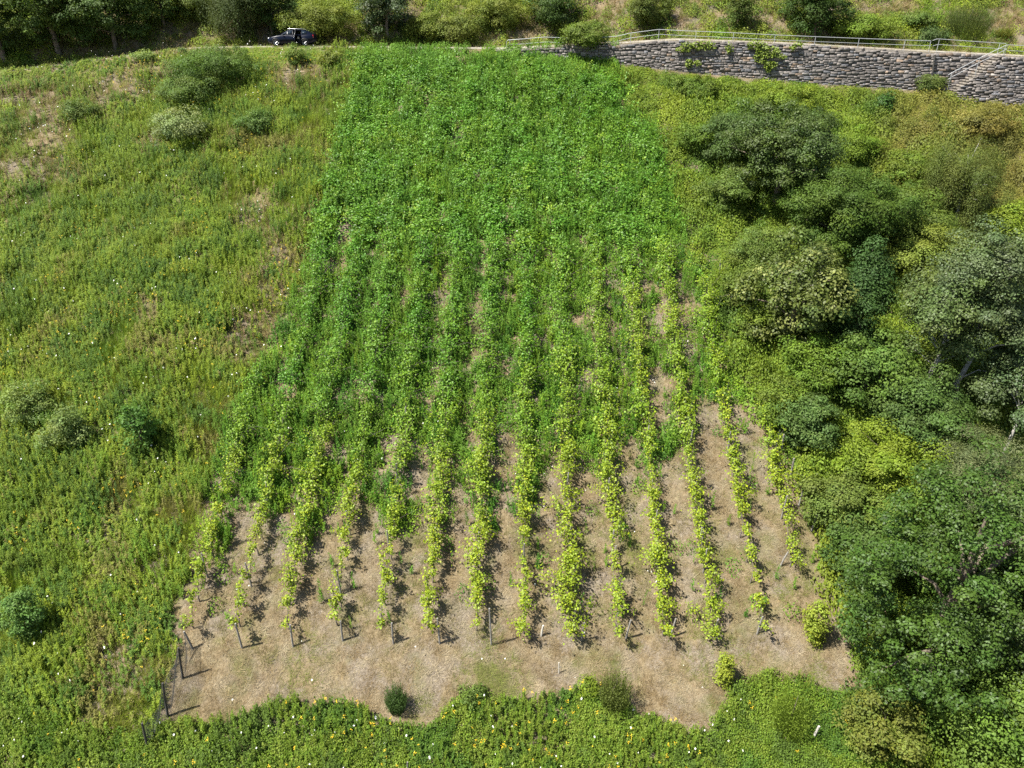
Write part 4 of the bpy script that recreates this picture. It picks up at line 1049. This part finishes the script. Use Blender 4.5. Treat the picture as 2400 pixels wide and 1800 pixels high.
T('deciduous_tree', 'tree', 'dark ivy-like tree right of the car', (838, 82), -50, 58, (.055, .088, .03), 407, G3, leaf=.2, glossy=True)
sh('yellow-green bush on the bank above the car roof', (700, 85), 5, 70, (.15, .19, .03), 408, G3)
sh('light green bush right of the dark ivy-like tree', (925, 84), 28, 45, (.135, .18, .028), 409, G3)
sh('dark round bush on the bank above the left end of the handrail', (1200, 58), -30, 55, DK, 410, G3, leaf=.18)
sh('sprawling green bush growing over the gap of the handrail', (1265, 105), 48, 52, (.115, .165, .026), 411, G3, leaf=.16)
sh('olive bush on the bank where the handrail climbs', (1400, 62), -20, 45, OLV, 412, G3)
sh('slender bush on the bank above the middle of the handrail', (1592, 62), -40, 26, (.09, .135, .028), 413, G3)
T('deciduous_tree', 'tree', 'dark dense tree behind the handrail in the middle of the wall', (1757, 84), -40, 62, DK, 414, G3, leaf=.18, dens=1.1)
sh('bright green low bush right of the dark tree behind the handrail', (1860, 80), 40, 62, (.14, .21, .026), 415, G3)
sh('small green bush on the bank between bright bush and broom', (1980, 58), 30, 40, (.1, .155, .028), 416, G3)
sh('tall olive broom bush on the bank above the dark wall slot', (2085, 72), -5, 62, (.095, .125, .032), 417, G3, shape='broom', name='broom_bush')
sh('round dark green bush behind the handrail at the dark wall slot', (2012, 92), 62, 32, (.07, .115, .03), 418, G3)
sh('yellow-green broom tuft behind the head of the steps', (2165, 80), 55, 22, (.17, .18, .03), 419, G3, shape='broom', name='broom_bush')
sh('low spreading bush on the dry bank left of the handrail', (1000, 84), 38, 55, (.135, .17, .03), 420, G3)
sh('grey-green bush at the top of the bank right of the willow', (430, 40), -30, 45, (.12, .16, .03), 421, G3)
sh('bright scrub high on the bank above the handrail start', (1080, 55), -10, 60, (.155, .195, .03), 422, G3)
# meadow and foreground
sh('wide dark bramble bush on the meadow edge below the track', (470, 170), 108, 92, (.075, .125, .024), 501, G4)
sh('pale thistly bush in the upper meadow', (400, 300), 238, 62, (.15, .19, .07), 502, G4, leaf=.16)
sh('lower dark bramble bush below the wide dark bramble bush', (420, 225), 165, 70, (.085, .13, .028), 503, G4)
sh('broad-leaved pale weed bush on the track edge in the tree shade', (312, 132), 112, 24, (.16, .22, .06), 504, G4)
sh('upright dark sapling in the left meadow', (312, 975), 885, 34, (.055, .12, .02), 505, G4, shape='tall', leaf=.17, name='sapling')
sh('pale leafy bush casting shade left of the upright dark sapling', (150, 960), 890, 46, (.13, .18, .05), 506, G4)
sh('dense bush left of the pale leafy bush', (70, 905), 840, 45, (.12, .17, .04), 507, G4)
sh('leafy bush in front of the car', (640, 140), 102, 22, (.1, .15, .03), 508, G4)
sh('bush with yellow tips on the track edge right of the car', (715, 140), 106, 26, (.13, .16, .03), 509, G4)
sh('dark green bush in the meadow under the pale thistly bush', (550, 285), 245, 38, (.075, .13, .03), 510, G4)
sh('low green bush in the middle of the meadow', (180, 260), 215, 40, (.09, .13, .03), 511, G4)
sh('green elder-like bush at the lower left of the meadow', (70, 1370), 1290, 40, (.075, .14, .03), 512, G4)
sh('dark narrow broom bush alone on the lower dry strip', (858, 1535), 1478, 27, (.055, .1, .022), 521, G4, shape='broom', name='broom_bush')
sh('tall yellow-flowered bush at the foot of the dry strip', (1325, 1530), 1445, 42, (.12, .15, .03), 522, G4, shape='broom', name='broom_bush')
sh('small bright bush left of the tall yellow-flowered bush', (1272, 1502), 1466, 16, YL, 523, G4, leaf=.11)
sh('narrow lime green plant alone on the right of the dry strip', (1563, 1478), 1425, 16, (.22, .27, .03), 524, G4, leaf=.11)
sh('lime green plant on the dry verge beside the huge dark tree', (1757, 1385), 1310, 21, (.21, .26, .03), 525, G4, leaf=.12)
sh('low round green rosette on the dry strip right of the dark broom', (1020, 1515), 1494, 24, (.1, .16, .03), 526, G4, leaf=.11)
sh('light green leafy clump at the lower right end of the dry strip', (1700, 1580), 1490, 50, (.16, .23, .025), 527, G4, shape='broom')

# creepers hanging over the wall
def creeper(label, spots, seed, stem):
    g = np.random.default_rng(seed); P = []; 
    for (u, v, ru, rv, n) in spots:
        for _ in range(n):
            a = g.uniform(0, 6.28); r = math.sqrt(g.random()); P.append(at_edge(u + ru * r * math.cos(a), v + rv * r * math.sin(a), -.36 - abs(g.normal(0, .09)) - max(0, v - 100) * .0012))
    P = np.array(P); o = at_edge(*stem[0], -.36)
    t = empty('wall_creeper', o); tag(t, label, 'creeper', 'creepers on the slate wall')
    mb = MB(); leaf_quads(mb, P - o, unit(g.normal(0, .5, (len(P), 3)) + np.array([-.2, -.7, .6])), g.uniform(.12, .22, len(P)), .85, np.ones((len(P), 3)) * g.uniform(.7, 1.25, (len(P), 1)), g, .6)
    f = mb.build('foliage', GLOSSLEAF, t); f.color = (.165, .225, .028, 1)
    mb = MB(); mb.tube([at_edge(u, v, -.36) - o for (u, v) in stem], .03, 6); mb.build('stem', VINEWOOD, t)
creeper('yellow-green creeper hanging in a long tongue down the slate wall', [(1775, 106, 24, 10, 230), (1800, 122, 30, 14, 320), (1783, 135, 16, 12, 120), (1835, 133, 10, 5, 50), (1806, 152, 16, 10, 150), (1803, 164, 6, 6, 30)], 601, [(1800, 185), (1803, 165), (1795, 135), (1790, 112)])
creeper('thin patchy creeper on the upper wall left of the hanging tongue', [(1610, 108, 14, 12, 110), (1595, 115, 10, 6, 50), (1640, 105, 22, 10, 170), (1665, 108, 16, 12, 80), (1709, 112, 8, 12, 100)], 602, [(1600, 140), (1602, 120), (1612, 106)])
creeper('small creeper at the foot of the slate wall', [(1615, 148, 8, 12, 70), (1635, 147, 9, 5, 50)], 603, [(1618, 165), (1618, 150), (1622, 143)])
creeper('tiny creeper tuft on the wall top right of the hanging tongue', [(1858, 112, 8, 8, 45), (1872, 104, 12, 5, 50)], 604, [(1858, 122), (1860, 112), (1870, 104)])
